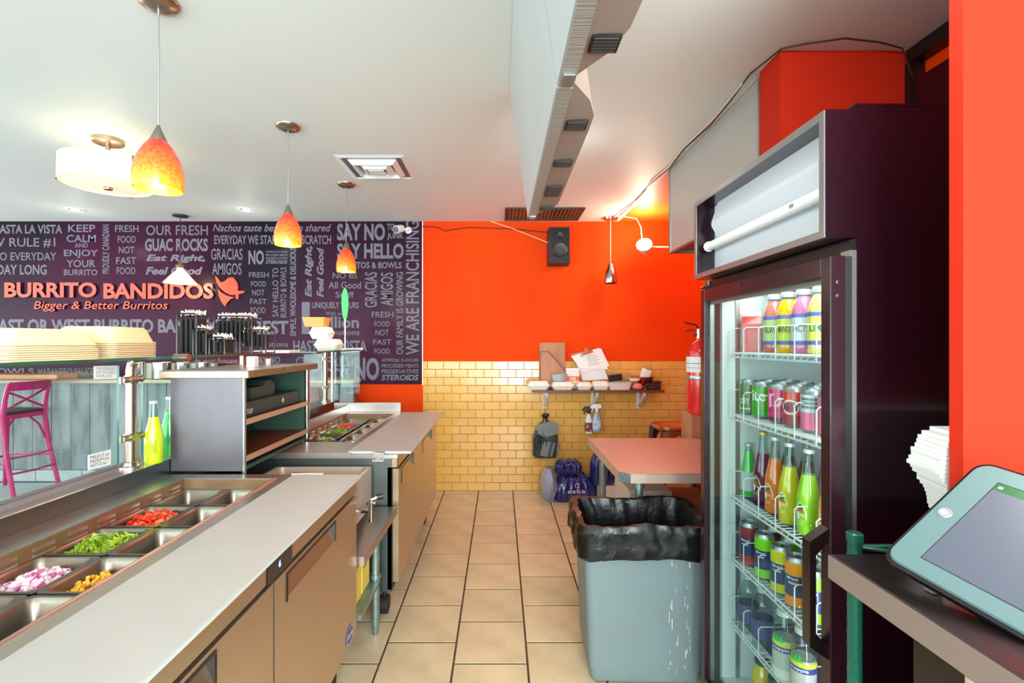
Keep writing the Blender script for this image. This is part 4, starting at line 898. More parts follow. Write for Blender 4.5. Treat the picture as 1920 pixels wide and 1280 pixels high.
g = G(); g.tube([(0, 0, 0.44), (0, 0, 0.50)], 0.018, 12); g.tube([(-0.02, 0, 0.47), (-0.045, 0, 0.47)], 0.014, 12); g.tube([(0, 0, 0.50), (-0.02, 0, 0.53), (-0.09, 0, 0.545)], [0.01, 0.009, 0.006], 8); g.tube([(0, 0, 0.49), (-0.03, 0, 0.50), (-0.08, 0, 0.495)], 0.007, 8); g.build('valve', 'chrome', ex)
g = G(); g.tube([(0.02, 0, 0.47), (0.07, 0, 0.44), (0.082, 0, 0.36), (0.082, 0, 0.10)], 0.009, 8); g.build('hose', 'rubber', ex)
g = G(); g.box(0.065, 0.094, -0.03, 0.03, 0.2, 0.24); g.build('wall_bracket', 'alu', ex)

# wall shelf with its brackets
ws = empty('wall_shelf', (0.83, 4.5, 0.92), 'dark wood wall shelf on white brackets in front of the yellow tiles', 'shelf')
ZS = 0.945
g = G(); g.cbox(0.285, 1.415, 4.22, 4.488, ZS-0.022, ZS, 0.002); LP(g, 'shelf_board', 'shelf_brown', ws)
for x in (0.39, 0.83, 1.245):
    g = G(); t = 0.014
    g.cbox(x, x+0.028, 4.476, 4.489, ZS-0.19, ZS-0.022, 0.002); g.cbox(x, x+0.028, 4.28, 4.48, ZS-0.032, ZS-0.0225, 0.002)
    g.add([(x+dx, y, z) for dx in (0.003, 0.025) for y, z in ((4.48, ZS-0.18), (4.48, ZS-0.16), (4.30, ZS-0.045), (4.285, ZS-0.032), (4.275, ZS-0.045), (4.285, ZS-0.06))], [(0, 1, 2, 3, 4, 5), (11, 10, 9, 8, 7, 6)]+[(i, 6+i, 6+(i+1) % 6, (i+1) % 6) for i in range(6)]); LP(g, 'bracket', 'white', ws)
def clamshell(cx, cy, z, w, d, h, label, grp, m='foam', ribs=True, lidh=0.5, half=False):
    """takeout box: tapered ribbed base, rim, tapered ribbed lid"""
    c = empty('takeout_box', (cx, cy, z), label, 'takeout box', grp)
    n = 6
    def ring(W_, D_, z_, rib=0.0):
        L = rrect(0, 0, W_, D_, min(W_, D_)*0.16, z_, n)
        if rib:
            out = []
            for i, p in enumerate(L):
                out.append(p)
            # densify straight sides with ribs
            dn = []
            for i in range(len(out)):
                a, b = Vector(out[i]), Vector(out[(i+1) % len(out)]); dn.append(a)
                if (b-a).length > 0.04:
                    k = 16; nr = Vector(((b-a).y, -(b-a).x, 0)).normalized()
                    for q in range(1, k): dn.append(a+(b-a)*q/k+nr*(rib if q % 2 else -rib*0.3))
            return dn
        return L
    if half:
        g = G(); loops = [rrect(0, 0, w, d, w*0.12, 0), rrect(0, 0, w, d, w*0.12, 0.004), rrect(0, 0, w*0.94, d*0.94, w*0.11, 0.005), rrect(0, 0, w*0.80, d*0.80, w*0.1, h*0.86), rrect(0, 0, w*0.72, d*0.72, w*0.09, h)]
        g.loft(loops, 0, False, True); g.build('lid', m, c); return c
    hb = h*(1-lidh)
    g = G(); g.loft([ring(w*0.72, d*0.72, 0, 0.003), ring(w*0.76, d*0.76, 0.004, 0.003), ring(w*0.95, d*0.95, hb-0.003, 0.003), ring(w, d, hb-0.002, 0.0004), ring(w, d, hb, 0.0004)], 0, True, False); g.build('base', m, c)
    g = G(); g.loft([ring(w, d, hb, 0.0004), ring(w, d, hb+0.003, 0.0004), ring(w*0.93, d*0.93, hb+0.004, 0.003), ring(w*0.76, d*0.76, h-0.004, 0.003), ring(w*0.70, d*0.70, h, 0.0005)], 0, False, True); g.build('lid', m, c)
    return c
GB = 'white takeout boxes along the wall shelf'
for x, w, h, lb in ((0.315, 0.20, 0.075, 'leftmost white takeout box on the wall shelf'), (0.525, 0.21, 0.07, 'second white takeout box on the wall shelf, below the plastic tub'), (0.71, 0.14, 0.065, 'third white takeout box on the wall shelf, below the printed carton'), (0.855, 0.15, 0.072, 'fourth white takeout box on the wall shelf, below the clipboard')):
    clamshell(x+0.02, 4.30, ZS, w, 0.15, h, lb, GB)
def on_wall(pts, y0, y1, name, m, label, cat, parent=None):
    n = len(pts); P = [(X(u, 4.4), Z(v, 4.4)) for u, v in pts]
    g = G(); g.add([(x, y0, z) for x, z in P]+[(x, y1, z) for x, z in P], [list(range(n)), list(range(n, 2*n))[::-1]]+[[i, n+i, n+(i+1) % n, (i+1) % n] for i in range(n)])
    o = g.build(name, m, parent)
    if label: recentre(o); tag(o, label, cat)
    return o
zs = ZS+0.001
g = G(); g.cbox(0.355, 0.59, 4.455, 4.475, zs, 1.355, 0.003); tag(recentre(g.build('wooden_board', 'wood_board')), 'tall plain wooden board leaning against the wall on the shelf', 'board')
x0, x1 = X(1013, 4.43), X(1062, 4.43)
g = G(); n = 5; P = [(x0, zs), (x1-.003, zs), (x1-.003, Z(698, 4.43)), (X(1027, 4.43), Z(659, 4.43)), (x0, Z(659, 4.43))]
g.add([(x, 4.40, z) for x, z in P]+[(x, 4.45, z) for x, z in P], [list(range(n)), list(range(n, 2*n))[::-1]]+[[i, n+i, n+(i+1) % n, (i+1) % n] for i in range(n)])
for i in range(1, 4): g.tube([(P[i][0], 4.398, P[i][1]), (P[(i+1) % 5][0], 4.398, P[(i+1) % 5][1])], 0.003, 5, 1)
g.tube([(x0, 4.398, zs), (x0, 4.398, P[4][1])], 0.003, 5, 1)
tag(recentre(g.build('file_holder', ['wood_board', 'black'])), 'brown slant-cut file holder with black edge on the wall shelf', 'file holder')
g = G(); g.lathe([(0.05, 0), (0.062, 0.008), (0.07, 0.06), (0.072, 0.062), (0.068, 0.06), (0.06, 0.01)], (X(1049, 4.3), 4.30, ZS+0.071), 20, 0, True); M['tub'] = mat('translucent_tub', (170, 178, 186), 0.3, coat=0.3)
tag(recentre(g.build('plastic_tub', 'tub')), 'grey translucent tub on top of the second takeout box', 'tub')
c = empty('printed_carton', (X(1073, 4.40), 4.40, zs), 'white and orange drink carton with a lemon on the wall shelf', 'carton')
w = 0.058; h = 0.165
g = G(); g.add([(-w, -.035, 0), (w, -.035, 0), (w, .035, 0), (-w, .035, 0), (-w, -.035, h*0.82), (w, -.035, h*0.82), (w, .035, h*0.82), (-w, .035, h*0.82), (-w, 0, h), (w, 0, h), (-w, 0, h+0.015), (w, 0, h+0.015)],
      [(0, 3, 2, 1), (0, 1, 5, 4), (1, 2, 6, 5), (2, 3, 7, 6), (3, 0, 4, 7), (4, 5, 9, 8), (6, 7, 8, 9), (4, 8, 7), (5, 6, 9), (8, 9, 11, 10)]); g.build('box', 'white', c)
M['oprint'] = mat('orange_print', (236, 92, 36), 0.5); M['yprint'] = mat('yellow_print', (244, 196, 40), 0.5)
g = G(); g.box(-w-.0005, w+.0005, -0.0358, 0.0358, h*0.42, h*0.66, 0); text_plane(g, 'Silk', (-w*0.6, -0.037, h*0.46), (w*1.2, 0, 0), (0, 0, h*0.16), 1, 0.02, 0.3)
g.lathe([(0.024, 0), (0.001, 0.002)], (0, 0, 0), 14, 2, False, True, Matrix.Translation((0.01, -0.0362, h*0.2)) @ Matrix.Rotation(PI/2, 4, 'X')); g.build('printed_band', ['oprint', 'white', 'yprint'], c)
cb = empty('clipboard', (X(1105, 4.42), 4.42, zs), 'tilted brown clipboard holding white printed sheets above the shelf', 'clipboard')
def quad(g, pts, y, dy=0.0, m=0, th=0.002):
    P = [Vector((X(u, 4.42)-cb.location.x, y-cb.location.y+dy*(i in (2, 3)), Z(v, 4.42)-cb.location.z)) for i, (u, v) in enumerate(pts)]
    n = len(P); g.add(P+[p+Vector((0, th, 0)) for p in P], [list(range(n)), list(range(n, 2*n))[::-1]]+[[i, n+i, n+(i+1) % n, (i+1) % n] for i in range(n)], m)
g = G(); quad(g, [(1090, 715), (1138, 713), (1124, 653), (1072, 664)], 4.445, 0.02, 0, 0.006); g.build('backboard', 'wood_board', cb)
for k, q in enumerate(([(1094, 714), (1141, 711), (1125, 664), (1078, 672)], [(1090, 699), (1143, 686), (1128, 653), (1076, 668)], [(1088, 690), (1140, 692), (1124, 652), (1071, 668)])):
    g = G(); quad(g, q, 4.435-k*0.007, 0.01, 0)
    if k == 2:
        for j in range(7):
            a = Vector((X(1100+j*0.6, 4.42)-cb.location.x, -0.0015+(4.421-4.42), Z(668+j*3, 4.42)-cb.location.z)); g.add([a, a+Vector((0.09+0.02*(j % 2), 0, 0.016)), a+Vector((0.09+0.02*(j % 2), 0, 0.019)), a+Vector((0, 0, 0.003))], [(0, 1, 2, 3)], 1)
    g.build('paper_sheet', ['paper', 'greyink'], cb)
g = G(); quad(g, [(1087, 668), (1112, 660), (1110, 657), (1102, 655), (1100, 651), (1096, 652), (1095, 657), (1090, 663)], 4.410, 0, 0, 0.008); g.build('clip', 'warmpan', cb)
g = G(); g.cbox(X(1102, 4.4), X(1130, 4.4), 4.30, 4.40, ZS, ZS+0.02, 0.003)  # not visible base of paper tray
g = G(); g.loft([rrect(X(1158, 4.35), 4.33, 0.18, 0.14, 0.02, ZS), rrect(X(1158, 4.35), 4.33, 0.21, 0.16, 0.02, ZS+0.062), rrect(X(1158, 4.35), 4.33, 0.22, 0.17, 0.02, ZS+0.064), rrect(X(1158, 4.35), 4.33, 0.19, 0.14, 0.02, ZS+0.06), rrect(X(1158, 4.35), 4.33, 0.17, 0.13, 0.02, ZS+0.01)], 0, True, True)
tag(recentre(g.build('plastic_tray', 'carton_w')), 'pale open plastic tray on the wall shelf right of the takeout boxes', 'tray')
g = G(); g.cbox(-0.06, 0.06, -0.02, 0.02, -0.03, 0.03, 0.006, 0, Matrix.Translation((X(1152, 4.38), 4.36, ZS+0.10)) @ Matrix.Rotation(-0.15, 4, 'Y')); tag(recentre(g.build('dark_case', 'black')), 'dark case lying across the plastic tray', 'case')
g = G(); g.loft([rrect(0, 0, 0.11, 0.06, 0.02, -0.02), rrect(0, 0, 0.13, 0.07, 0.03, 0.0), rrect(0, 0, 0.08, 0.05, 0.02, 0.035)], 0, True, True, True, Matrix.Translation((X(1172, 4.40), 4.42, ZS+0.095))); tag(recentre(g.build('paper_bag', 'cardboard')), 'crumpled tan paper bag behind the dark case', 'bag')
g = G(); bx = X(1208, 4.38); g.lathe([(0.035, 0), (0.06, 0.015), (0.08, 0.075), (0.083, 0.078), (0.078, 0.074), (0.055, 0.02)], (bx, 4.36, ZS+0.03), 22, 0, True); g.lathe([(0.04, 0), (0.035, 0.03)], (bx, 4.36, ZS+0.0), 16, 0, True, True)
tag(recentre(g.build('mixing_bowl', 'warmpan')), 'shiny steel mixing bowl on the wall shelf', 'bowl')
g = G(); g.loft([rrect(0, 0, 0.07, 0.06, 0.01, 0), rrect(0, 0, 0.08, 0.07, 0.01, 0.09)], 0, True, True, True, Matrix.Translation((bx-0.01, 4.36, ZS+0.085)) @ Matrix.Rotation(0.35, 4, 'Y')); tag(recentre(g.build('white_cup', 'paper')), 'square white paper cup tilted inside the mixing bowl', 'cup')
g = G(); g.lathe([(0.03, 0), (0.045, 0.01), (0.05, 0.025), (0.03, 0.03)], (X(1187, 4.38), 4.33, ZS+0.065), 16, 0, True, True); tag(recentre(g.build('small_dish', 'white')), 'small white dish on the rim of the tray', 'dish')
M['pinkcloth'] = mat('pink_cloth', (214, 130, 120), 0.8, bump=0.3, bscale=60)
g = G(); g.lathe([(0.02, 0), (0.042, 0.012), (0.046, 0.03), (0.03, 0.052), (0.004, 0.058)], (X(1192, 4.33), 4.27, ZS), 12, 0, True, True); tag(recentre(g.build('pink_cloth', 'pinkcloth')), 'crumpled pink cloth on the wall shelf before the bowl', 'cloth')
M['darkred'] = mat('dark_brown_red', (60, 28, 22), 0.5)
g = G(); sx_ = X(1222, 4.33)
g.cbox(sx_-0.05, sx_+0.06, 4.26, 4.33, ZS, ZS+0.05, 0.008); g.cbox(sx_-0.01, sx_+0.07, 4.27, 4.32, ZS+0.05, ZS+0.075, 0.006); g.tube([(sx_-0.04, 4.27, ZS+0.05), (sx_-0.09, 4.26, ZS+0.02)], 0.012, 8)
tag(recentre(g.build('tape_gun', 'darkred')), 'dark brown tape dispenser at the right end of the wall shelf', 'dispenser')

# hanging bundle of bags and spray bottles
hb = empty('bag_bundle', (X(1022, 4.42), 4.42, Z(857, 4.42)), 'bundle of charcoal plastic bags hanging from a hook on the tiles', 'bag')
hh = (857-785)*4.42/F; 
M['baglight'] = mat('pale_grey_bag', (112, 120, 118), 0.35, bump=0.15, bscale=20)
g = G(); g.loft([rrect(0.0, 0, 0.19, 0.055, 0.02, 0.0), rrect(0.0, 0, 0.215, 0.075, 0.03, 0.02), rrect(0.005, 0, 0.22, 0.08, 0.03, hh-0.15), rrect(0.005, 0, 0.17, 0.07, 0.03, hh-0.08), rrect(0, -.005, 0.06, 0.05, 0.02, hh-0.02)], 0, True, True); g.build('bag', 'baggrey', hb)
for k in range(6):
    g = G(); x = -0.108+k*0.012; n = 10; y = -0.046-0.004*(k % 2)
    pts = [(x+0.03*(1-math.cos(PI*t/n))*0.9, y, (0.03+0.01*k) if t == 0 else 0.13+0.085*math.sin(PI*t/n*0.95)-0.006*k) for t in range(n+1)]
    g.tube(pts, 0.007, 5); g.build('bag_handle', ['baggrey', 'rubber'][k % 2], hb)
for k in range(5):
    g = G(); x0 = -0.03+k*0.022; y = -0.055+k*0.007
    q = [(x0-0.02, 0.03-0.004*k), (x0+0.045, 0.012), (x0+0.075, 0.14-0.005*k), (x0+0.01, 0.155)]
    g.add([(a_, y, b_) for a_, b_ in q]+[(a_, y+0.005, b_) for a_, b_ in q], [(0, 1, 2, 3), (7, 6, 5, 4)]+[(i, 4+i, 4+(i+1) % 4, (i+1) % 4) for i in range(4)]); g.build('folded_bag', ['baglight', 'baggrey'][k % 2], hb)
g = G(); q = [(0.0, 0.20), (0.105, 0.23), (0.115, 0.31), (0.05, 0.345), (-0.02, 0.33), (-0.09, 0.30), (-0.085, 0.26), (-0.02, 0.25)]
q = [(a_, b_*hh/0.36) for a_, b_ in q]; n = len(q)
g.add([(a_, -0.058, b_) for a_, b_ in q]+[(a_*0.9, -0.03, b_) for a_, b_ in q], [list(range(n)), list(range(n, 2*n))[::-1]]+[[i, n+i, n+(i+1) % n, (i+1) % n] for i in range(n)]); g.build('bag_flap', 'baglight', hb)
g = G(); g.loft([rrect(0.0, -.01, 0.06, 0.05, 0.02, hh-0.04), rrect(0, -.01, 0.04, 0.035, 0.012, hh-0.01), rrect(0, -.01, 0.035, 0.03, 0.01, hh+0.01), rrect(0.0, -.01, 0.07, 0.045, 0.02, hh+0.03), rrect(0.01, -.01, 0.05, 0.03, 0.01, hh+0.05)], 0, True, True); g.build('knot', 'bag', hb)
g = G(); g.tube([(0, 0, hh+0.03), (0.005, 0.03, hh+0.09), (0.0, 0.065, hh+0.11)], 0.003, 6); g.build('hook', 'chrome', hb)
def spray(u, vt, vb, w, body, label, lab, y=4.40, trig='white'):
    x = X(u, y); z0, z1 = Z(vb, y), Z(vt, y); h = z1-z0
    s = empty('spray_bottle', (x, y, z0), label, 'bottle', 'spray bottles hanging under the shelf')
    g = G(); g.loft([rrect(0, 0, w*0.9, 0.06, 0.02, 0), rrect(0, 0, w, 0.065, 0.022, 0.01), rrect(0, 0, w, 0.065, 0.022, h*0.45), rrect(0, 0, w*0.5, 0.04, 0.018, h*0.68), rrect(0, 0, 0.026, 0.026, 0.012, h*0.76)], 0, True, True); g.build('body', body, s)
    g = G(); g.loft([rrect(0, 0, w*1.01, 0.067, 0.022, h*0.08), rrect(0, 0, w*1.01, 0.067, 0.022, h*0.42)], 0); g.build('label', lab, s)
    g = G(); g.tube([(0, 0, h*0.74), (0, 0, h*0.84)], 0.016, 12); g.loft([rrect(-0.01, 0, 0.10, 0.026, 0.008, h*0.84), rrect(-0.005, 0, 0.10, 0.03, 0.01, h*0.92), rrect(0.0, 0, 0.07, 0.02, 0.008, h)], 0, True, True); g.tube([(-0.03, 0, h*0.86), (-0.045, 0, h*0.72)], 0.006, 6); g.build('trigger_head', trig, s)
    return s
M['clearblue'] = mat('clear_blue_plastic', (150, 176, 196), 0.2, coat=0.4); M['bluelabel'] = mat('blue_white_label', (200, 212, 232), 0.5, rgb2=(50, 80, 170), nscale=30, lo=0.5, hi=0.6)
M['redlabel'] = mat('red_brown_label', (120, 40, 36), 0.5, rgb2=(220, 190, 170), nscale=30, lo=0.5, hi=0.6)
spray(1119, 757, 808, 0.075, 'clearblue', 'clear spray bottle with a blue and white label hanging under the shelf', 'bluelabel', 4.36)
spray(1104, 762, 812, 0.07, 'white', 'white spray bottle with a dark red label behind the clear one', 'redlabel', 4.44, 'darkred')

# water packs on the floor
def water_pack(cx, cy, z, nx, ny, bw, h, m, label, rz=0.0, name='water_pack', txt=True, cols=1):
    p = empty(name, (cx, cy, z), label, 'water bottles', 'shrink-wrapped packs of water bottles', rz)
    # lobed wrap around the bottles
    g = G(); loops = []
    W_, D_ = nx*bw, ny*bw
    for t, s, lob in ((0, 0.94, 0.004), (0.02, 1.0, 0.007), (h*0.55, 1.0, 0.007), (h*0.72, 0.93, 0.009), (h*0.93, 0.72, 0.006), (h, 0.6, 0.0)):
        L = []; N = 64
        base = rrect(0, 0, W_*s, D_*s, bw*0.45*s, t, 15)
        for i, q in enumerate(base):
            q = Vector(q); L.append(q+Vector((math.copysign(1, q.x)*lob*abs(math.cos(q.y/bw*PI)), math.copysign(1, q.y)*lob*abs(math.cos((q.x)/bw*PI)), 0)))
        # densify long sides
        D = []
        for i in range(len(L)):
            a, b = L[i], L[(i+1) % len(L)]; D.append(a); k = 24 if i % 16 == 15 else 1
            for q in range(1, k):
                c = a+(b-a)*q/k; n_ = Vector(((b-a).y, -(b-a).x, 0)).normalized(); D.append(c+n_*lob*1.6*(abs(math.sin(PI*q/k*(nx if abs((b-a).x) > abs((b-a).y) else ny)))-0.5))
        loops.append(D)
    g.loft(loops, 0, True, True); g.build('wrap', m, p)
    for i in range(nx):
        for j in range(ny):
            g = G(); x, y = (i-(nx-1)/2)*bw*0.8, (j-(ny-1)/2)*bw*0.8
            g.lathe([(bw*0.38, h*0.86), (bw*0.34, h*0.96), (bw*0.16, h*1.01), (bw*0.15, h*1.06)], (x, y, 0), 12, 0, False, True); g.build('bottle_top', m, p)
    if txt:
        g = G(); text_plane(g, 'eska', (-W_*0.24, -D_/2-0.022, h*0.42), (W_*0.46, 0, 0), (0, 0, h*0.18), 0, 0.0); g.build('lettering', 'white', p)
        g = G(); g.lathe([(h*0.09, 0), (h*0.075, 0.001)], (0, 0, 0), 16, 0, False, False, Matrix.Translation((0, -D_/2-0.0215, h*0.74)) @ Matrix.Rotation(PI/2, 4, 'X')); g.build('emblem', 'white', p)
    return p
YW = 4.2
water_pack(X(1078, YW), YW+0.08, 0.0, 4, 3, 0.082, 0.20, 'bluewrap', 'blue shrink-wrapped water bottle pack standing on the floor by the tiles', 0.05)
water_pack(X(1064, YW)+0.02, YW+0.10, 0.225, 3, 2, 0.075, 0.10, 'bluewrap', 'smaller blue bottle pack lying on top of the floor pack', -0.1, txt=False)
g = G(); 
def blob(cx, cy, z, w, d, h, seed, am=0.02, n=20, rows=8):
    R = random.Random(seed); L = []
    for r in range(rows+1):
        t = r/rows; s = math.sin(PI*(0.12+0.83*t))**0.6
        L.append([(cx+w/2*s*math.cos(2*PI*i/n)*(1+R.uniform(-am, am)*3), cy+d/2*s*math.sin(2*PI*i/n)*(1+R.uniform(-am, am)*3), z+h*t+R.uniform(-am, am)*0.1*h*(0 < r < rows)) for i in range(n)])
    return L
g.loft(blob(X(1040, YW)-0.045, YW+0.06, 0.0, 0.15, 0.3, 0.27, 3, 0.07), 0, True, True); tag(recentre(g.build('crumpled_wrap', 'clearwrap')), 'crumpled clear plastic wrap at the left of the water packs', 'plastic wrap')
water_pack(X(1120, 4.15)+0.05, 4.2, 0.16, 2, 2, 0.085, 0.26, 'bluewrap', 'upright blue bottle pack raised behind the steel table leg', 0.1, txt=False)
carton(0.83, X(1170, 4.1), 4.05, 4.38, 0.0, 0.155, 'carton_w', 'pale carton on the floor under the raised water pack')

# steel work table -------------------------------------------------
ZT = 0.76; tx0, tx1, ty0, ty1 = 0.545, 1.235, 2.22, 3.05
tb = empty('work_table', ((tx0+tx1)/2, (ty0+ty1)/2, 0), 'stainless steel work table behind the grey bin', 'table')
g = G(); c = 0.045
top = [(tx0+c*0, ty0+c, 0), (tx0+c, ty0, 0), (tx1, ty0, 0), (tx1, ty1, 0), (tx0, ty1, 0)]
g.prism([(a, b) for a, b, _ in top], ZT-0.003, ZT, 0)
n = len(top)
for i in range(n):
    a, b = Vector(top[i]), Vector(top[(i+1) % n]); mm = 1 if i == 0 else 0
    g.add([a+Vector((0, 0, ZT-0.002)), b+Vector((0, 0, ZT-0.002)), b+Vector((0, 0, ZT-0.045)), a+Vector((0, 0, ZT-0.045))], [(3, 2, 1, 0)], mm)
LP(g, 'tabletop', ['steel_warm', 'galv'], tb)
for lx, ly in ((0.66, 2.34), (0.62, 2.98), (1.17, 2.34), (1.17, 2.98)):
    g = G(); g.tube([(lx, ly, 0), (lx, ly, 0.02), (lx, ly, ZT-0.045)], [0.016, 0.02, 0.02], 14); g.tube([(lx, ly, ZT-0.10), (lx, ly, ZT-0.003)], 0.028, 14); LP(g, 'leg', 'galv', tb)
g = G(); g.cbox(0.60, 1.20, 2.32, 3.0, 0.22, 0.24, 0.003); LP(g, 'undershelf', 'galv', tb)
carton(0.69, 0.92, 2.62, 2.95, 0.241, 0.56, 'carton_w', 'white carton with a cable print on the table undershelf', '~~~', face='y')
carton(0.94, 1.16, 2.50, 2.9, 0.241, 0.50, 'cardboard', 'brown cardboard box on the table undershelf')
g = G(); g.loft(blob(0.80, 2.47, 0.241, 0.2, 0.2, 0.3, 9, 0.03), 0, True, True); M['plasticbag'] = mat('white_plastic_bag', (214, 206, 204), 0.4, bump=0.4, bscale=20); tag(recentre(g.build('plastic_bag', 'plasticbag')), 'white crumpled plastic bag under the steel table', 'bag')
# stool behind the table
Yq = 3.55; sx0 = X(1266, Yq); zs_ = 0.735
st = empty('metal_stool', (sx0, Yq, 0), 'copper-toned metal stool with round-cornered seat behind the steel table', 'stool')
g = G(); g.loft([rrect(0, 0, 0.30, 0.30, 0.09, zs_), rrect(0, 0, 0.31, 0.31, 0.09, zs_+0.006), rrect(0, 0, 0.31, 0.31, 0.09, zs_+0.02), rrect(0, 0, 0.29, 0.29, 0.08, zs_+0.028), rrect(0, 0, 0.24, 0.24, 0.06, zs_+0.022)], 0, True, True); g.build('seat', 'warmpan', st)
for sx_, sy_ in ((1, 1), (1, -1), (-1, 1), (-1, -1)):
    g = G(); a = Vector((sx_*0.13, sy_*0.13, zs_)); b = Vector((sx_*0.20, sy_*0.20, 0)); u_ = Vector((-sx_*0.05, 0, 0)); v_ = Vector((0, -sy_*0.05, 0))
    g.loft([[b, b+u_*0.7, b+u_*0.7+v_*0.14, b+u_*0.14+v_*0.14, b+u_*0.14+v_*0.7, b+v_*0.7], [a, a+u_, a+u_+v_*0.12, a+u_*0.12+v_*0.12, a+u_*0.12+v_, a+v_]], 0, True, True, False); g.build('leg', 'darkred' if sx_ < 0 else 'warmpan', st)
for s_ in (1, -1):
    g = G(); n = 12
    pts = [(-0.14, zs_), (-0.15, zs_-0.10)]+[(-0.10+0.20*i/n, zs_-0.10+0.075*math.sin(PI*i/n)**0.7) for i in range(n+1)]+[(0.15, zs_-0.10), (0.14, zs_)]
    g.add([(x, s_*0.140, z) for x, z in pts]+[(x, s_*0.146, z) for x, z in pts], [list(range(len(pts))), list(range(len(pts), 2*len(pts)))[::-1]]); g.build('apron', 'chrome', st)
    g = G(); g.tube([(-0.17, s_*0.17, 0.25), (0.17, s_*0.17, 0.25)], 0.008, 6); g.build('stretcher', 'chrome', st)
for k in range(3):
    carton(X(1297, 3.1), X(1340, 3.1), 3.10, 3.28, 0.0+[0, 0.36, 0.73][k], [0.358, 0.728, 0.90][k], 'wood_board', ['lowest brown box of the stack beside the copper stool', 'middle brown box of the stack beside the copper stool', 'topmost brown box of the stack beside the copper stool'][k], grp='stacked brown boxes by the stool')

# bin -----------------------------------------------------------------
bn = empty('waste_bin', (0.58, 2.09, 0), 'tall grey plastic waste bin standing in front of the steel table', 'bin')
bw, bd, zr = 0.50, 0.36, 0.62
g = G()
g.loft([rrect(0, 0, bw-0.075, bd-0.06, 0.03, 0.012, 6), rrect(0, 0, bw-0.065, bd-0.05, 0.03, 0.03, 6), rrect(0, 0, bw-0.065, bd-0.05, 0.03, 0.06, 6), rrect(0, 0, bw-0.055, bd-0.042, 0.03, 0.062, 6), rrect(0, 0, bw-0.01, bd-0.01, 0.035, zr-0.03, 6), rrect(0, 0, bw+0.02, bd+0.02, 0.04, zr-0.028, 6), rrect(0, 0, bw+0.02, bd+0.02, 0.04, zr, 6), rrect(0, 0, bw-0.02, bd-0.02, 0.035, zr, 6), rrect(0, 0, bw-0.09, bd-0.08, 0.03, 0.03, 6)], 0, True, True); g.build('bin_body', 'can_grey', bn)
M['scuff'] = mat('white_scuff', (216, 222, 222), 0.7)
R = random.Random(4); g = G()
for i in range(26):
    x = R.choice((0.09, 0.115, 0.15, 0.165))+R.uniform(-.006, .006); z = R.uniform(0.05, 0.5); y = -(bd-0.035)/2-0.0085*(z/0.6)-0.0035; l_ = R.uniform(0.006, 0.045); w_ = R.uniform(0.0012, 0.003)
    y2 = -(bd-0.035)/2-0.0085*((z+l_)/0.6)-0.0035
    g.add([(x, y-.001, z), (x+w_, y-.001, z), (x+w_*0.6+R.uniform(-.002, .002), y2-.001, z+l_), (x, y2-.001, z+l_)], [(0, 1, 2, 3)])
g.build('scuff_marks', 'scuff', bn, 'stuff')
for sx_ in (-1, 1):
    g = G(); g.lathe([(0.03, -0.012), (0.034, -0.008), (0.034, 0.008), (0.03, 0.012)], (0, 0, 0), 14, 0, True, True, Matrix.Translation((sx_*(bw/2-0.06), -0.1, 0.034)) @ Matrix.Rotation(PI/2, 4, 'Y')); g.build('wheel', 'rubber', bn)
R = random.Random(12)
def bagring(w, d, z, wob, r=0.05, N=112, zw=0.0, ph=0.0):
    L = []; base = rrect(0, 0, w, d, r, z, 6)
    # resample evenly
    P = [Vector(p) for p in base]; P.append(P[0]); seg = [(P[i+1]-P[i]).length for i in range(len(P)-1)]; tot = sum(seg)
    for k in range(N):
        s = tot*k/N; i = 0
        while s > seg[i]: s -= seg[i]; i += 1
        p = P[i]+(P[i+1]-P[i])*(s/seg[i]); nrm = Vector((p.x/w, p.y/d, 0)).normalized()
        a = k*2*PI/N
        o = wob*(0.45*math.sin(a*9+ph)+0.35*math.sin(a*17+ph*2.3)+0.3*math.sin(a*29+ph*1.7)+R.uniform(-.5, .5)*0.6)
        L.append(p+nrm*o+Vector((0, 0, zw*(math.sin(a*3+1.1)+0.5*math.sin(a*7+ph)+R.uniform(-.3, .3)))))
    return L
g = G()
g.loft([bagring(bw+0.02, bd+0.02, zr-0.115, 0.004, zw=0.006, ph=1), bagring(bw+0.045, bd+0.045, zr-0.10, 0.007, zw=0.006, ph=1.2), bagring(bw+0.045, bd+0.045, zr-0.06, 0.007, ph=2), bagring(bw+0.035, bd+0.035, zr-0.03, 0.006, ph=2.6), bagring(bw+0.045, bd+0.045, zr-0.005, 0.008, zw=0.003, ph=3), bagring(bw+0.025, bd+0.025, zr+0.018, 0.007, zw=0.006, ph=3.4),
        bagring(bw-0.02, bd-0.02, zr+0.016, 0.008, zw=0.006, ph=4), bagring(bw-0.06, bd-0.05, zr-0.04, 0.010, ph=5), bagring(bw-0.07, bd-0.07, zr-0.15, 0.014, ph=6.5), bagring(bw-0.10, bd-0.10, zr-0.32, 0.016, ph=8)], 0, False, True)
g.build('bin_liner', 'bag', bn); bn.rotation_euler[2] = math.radians(-2)

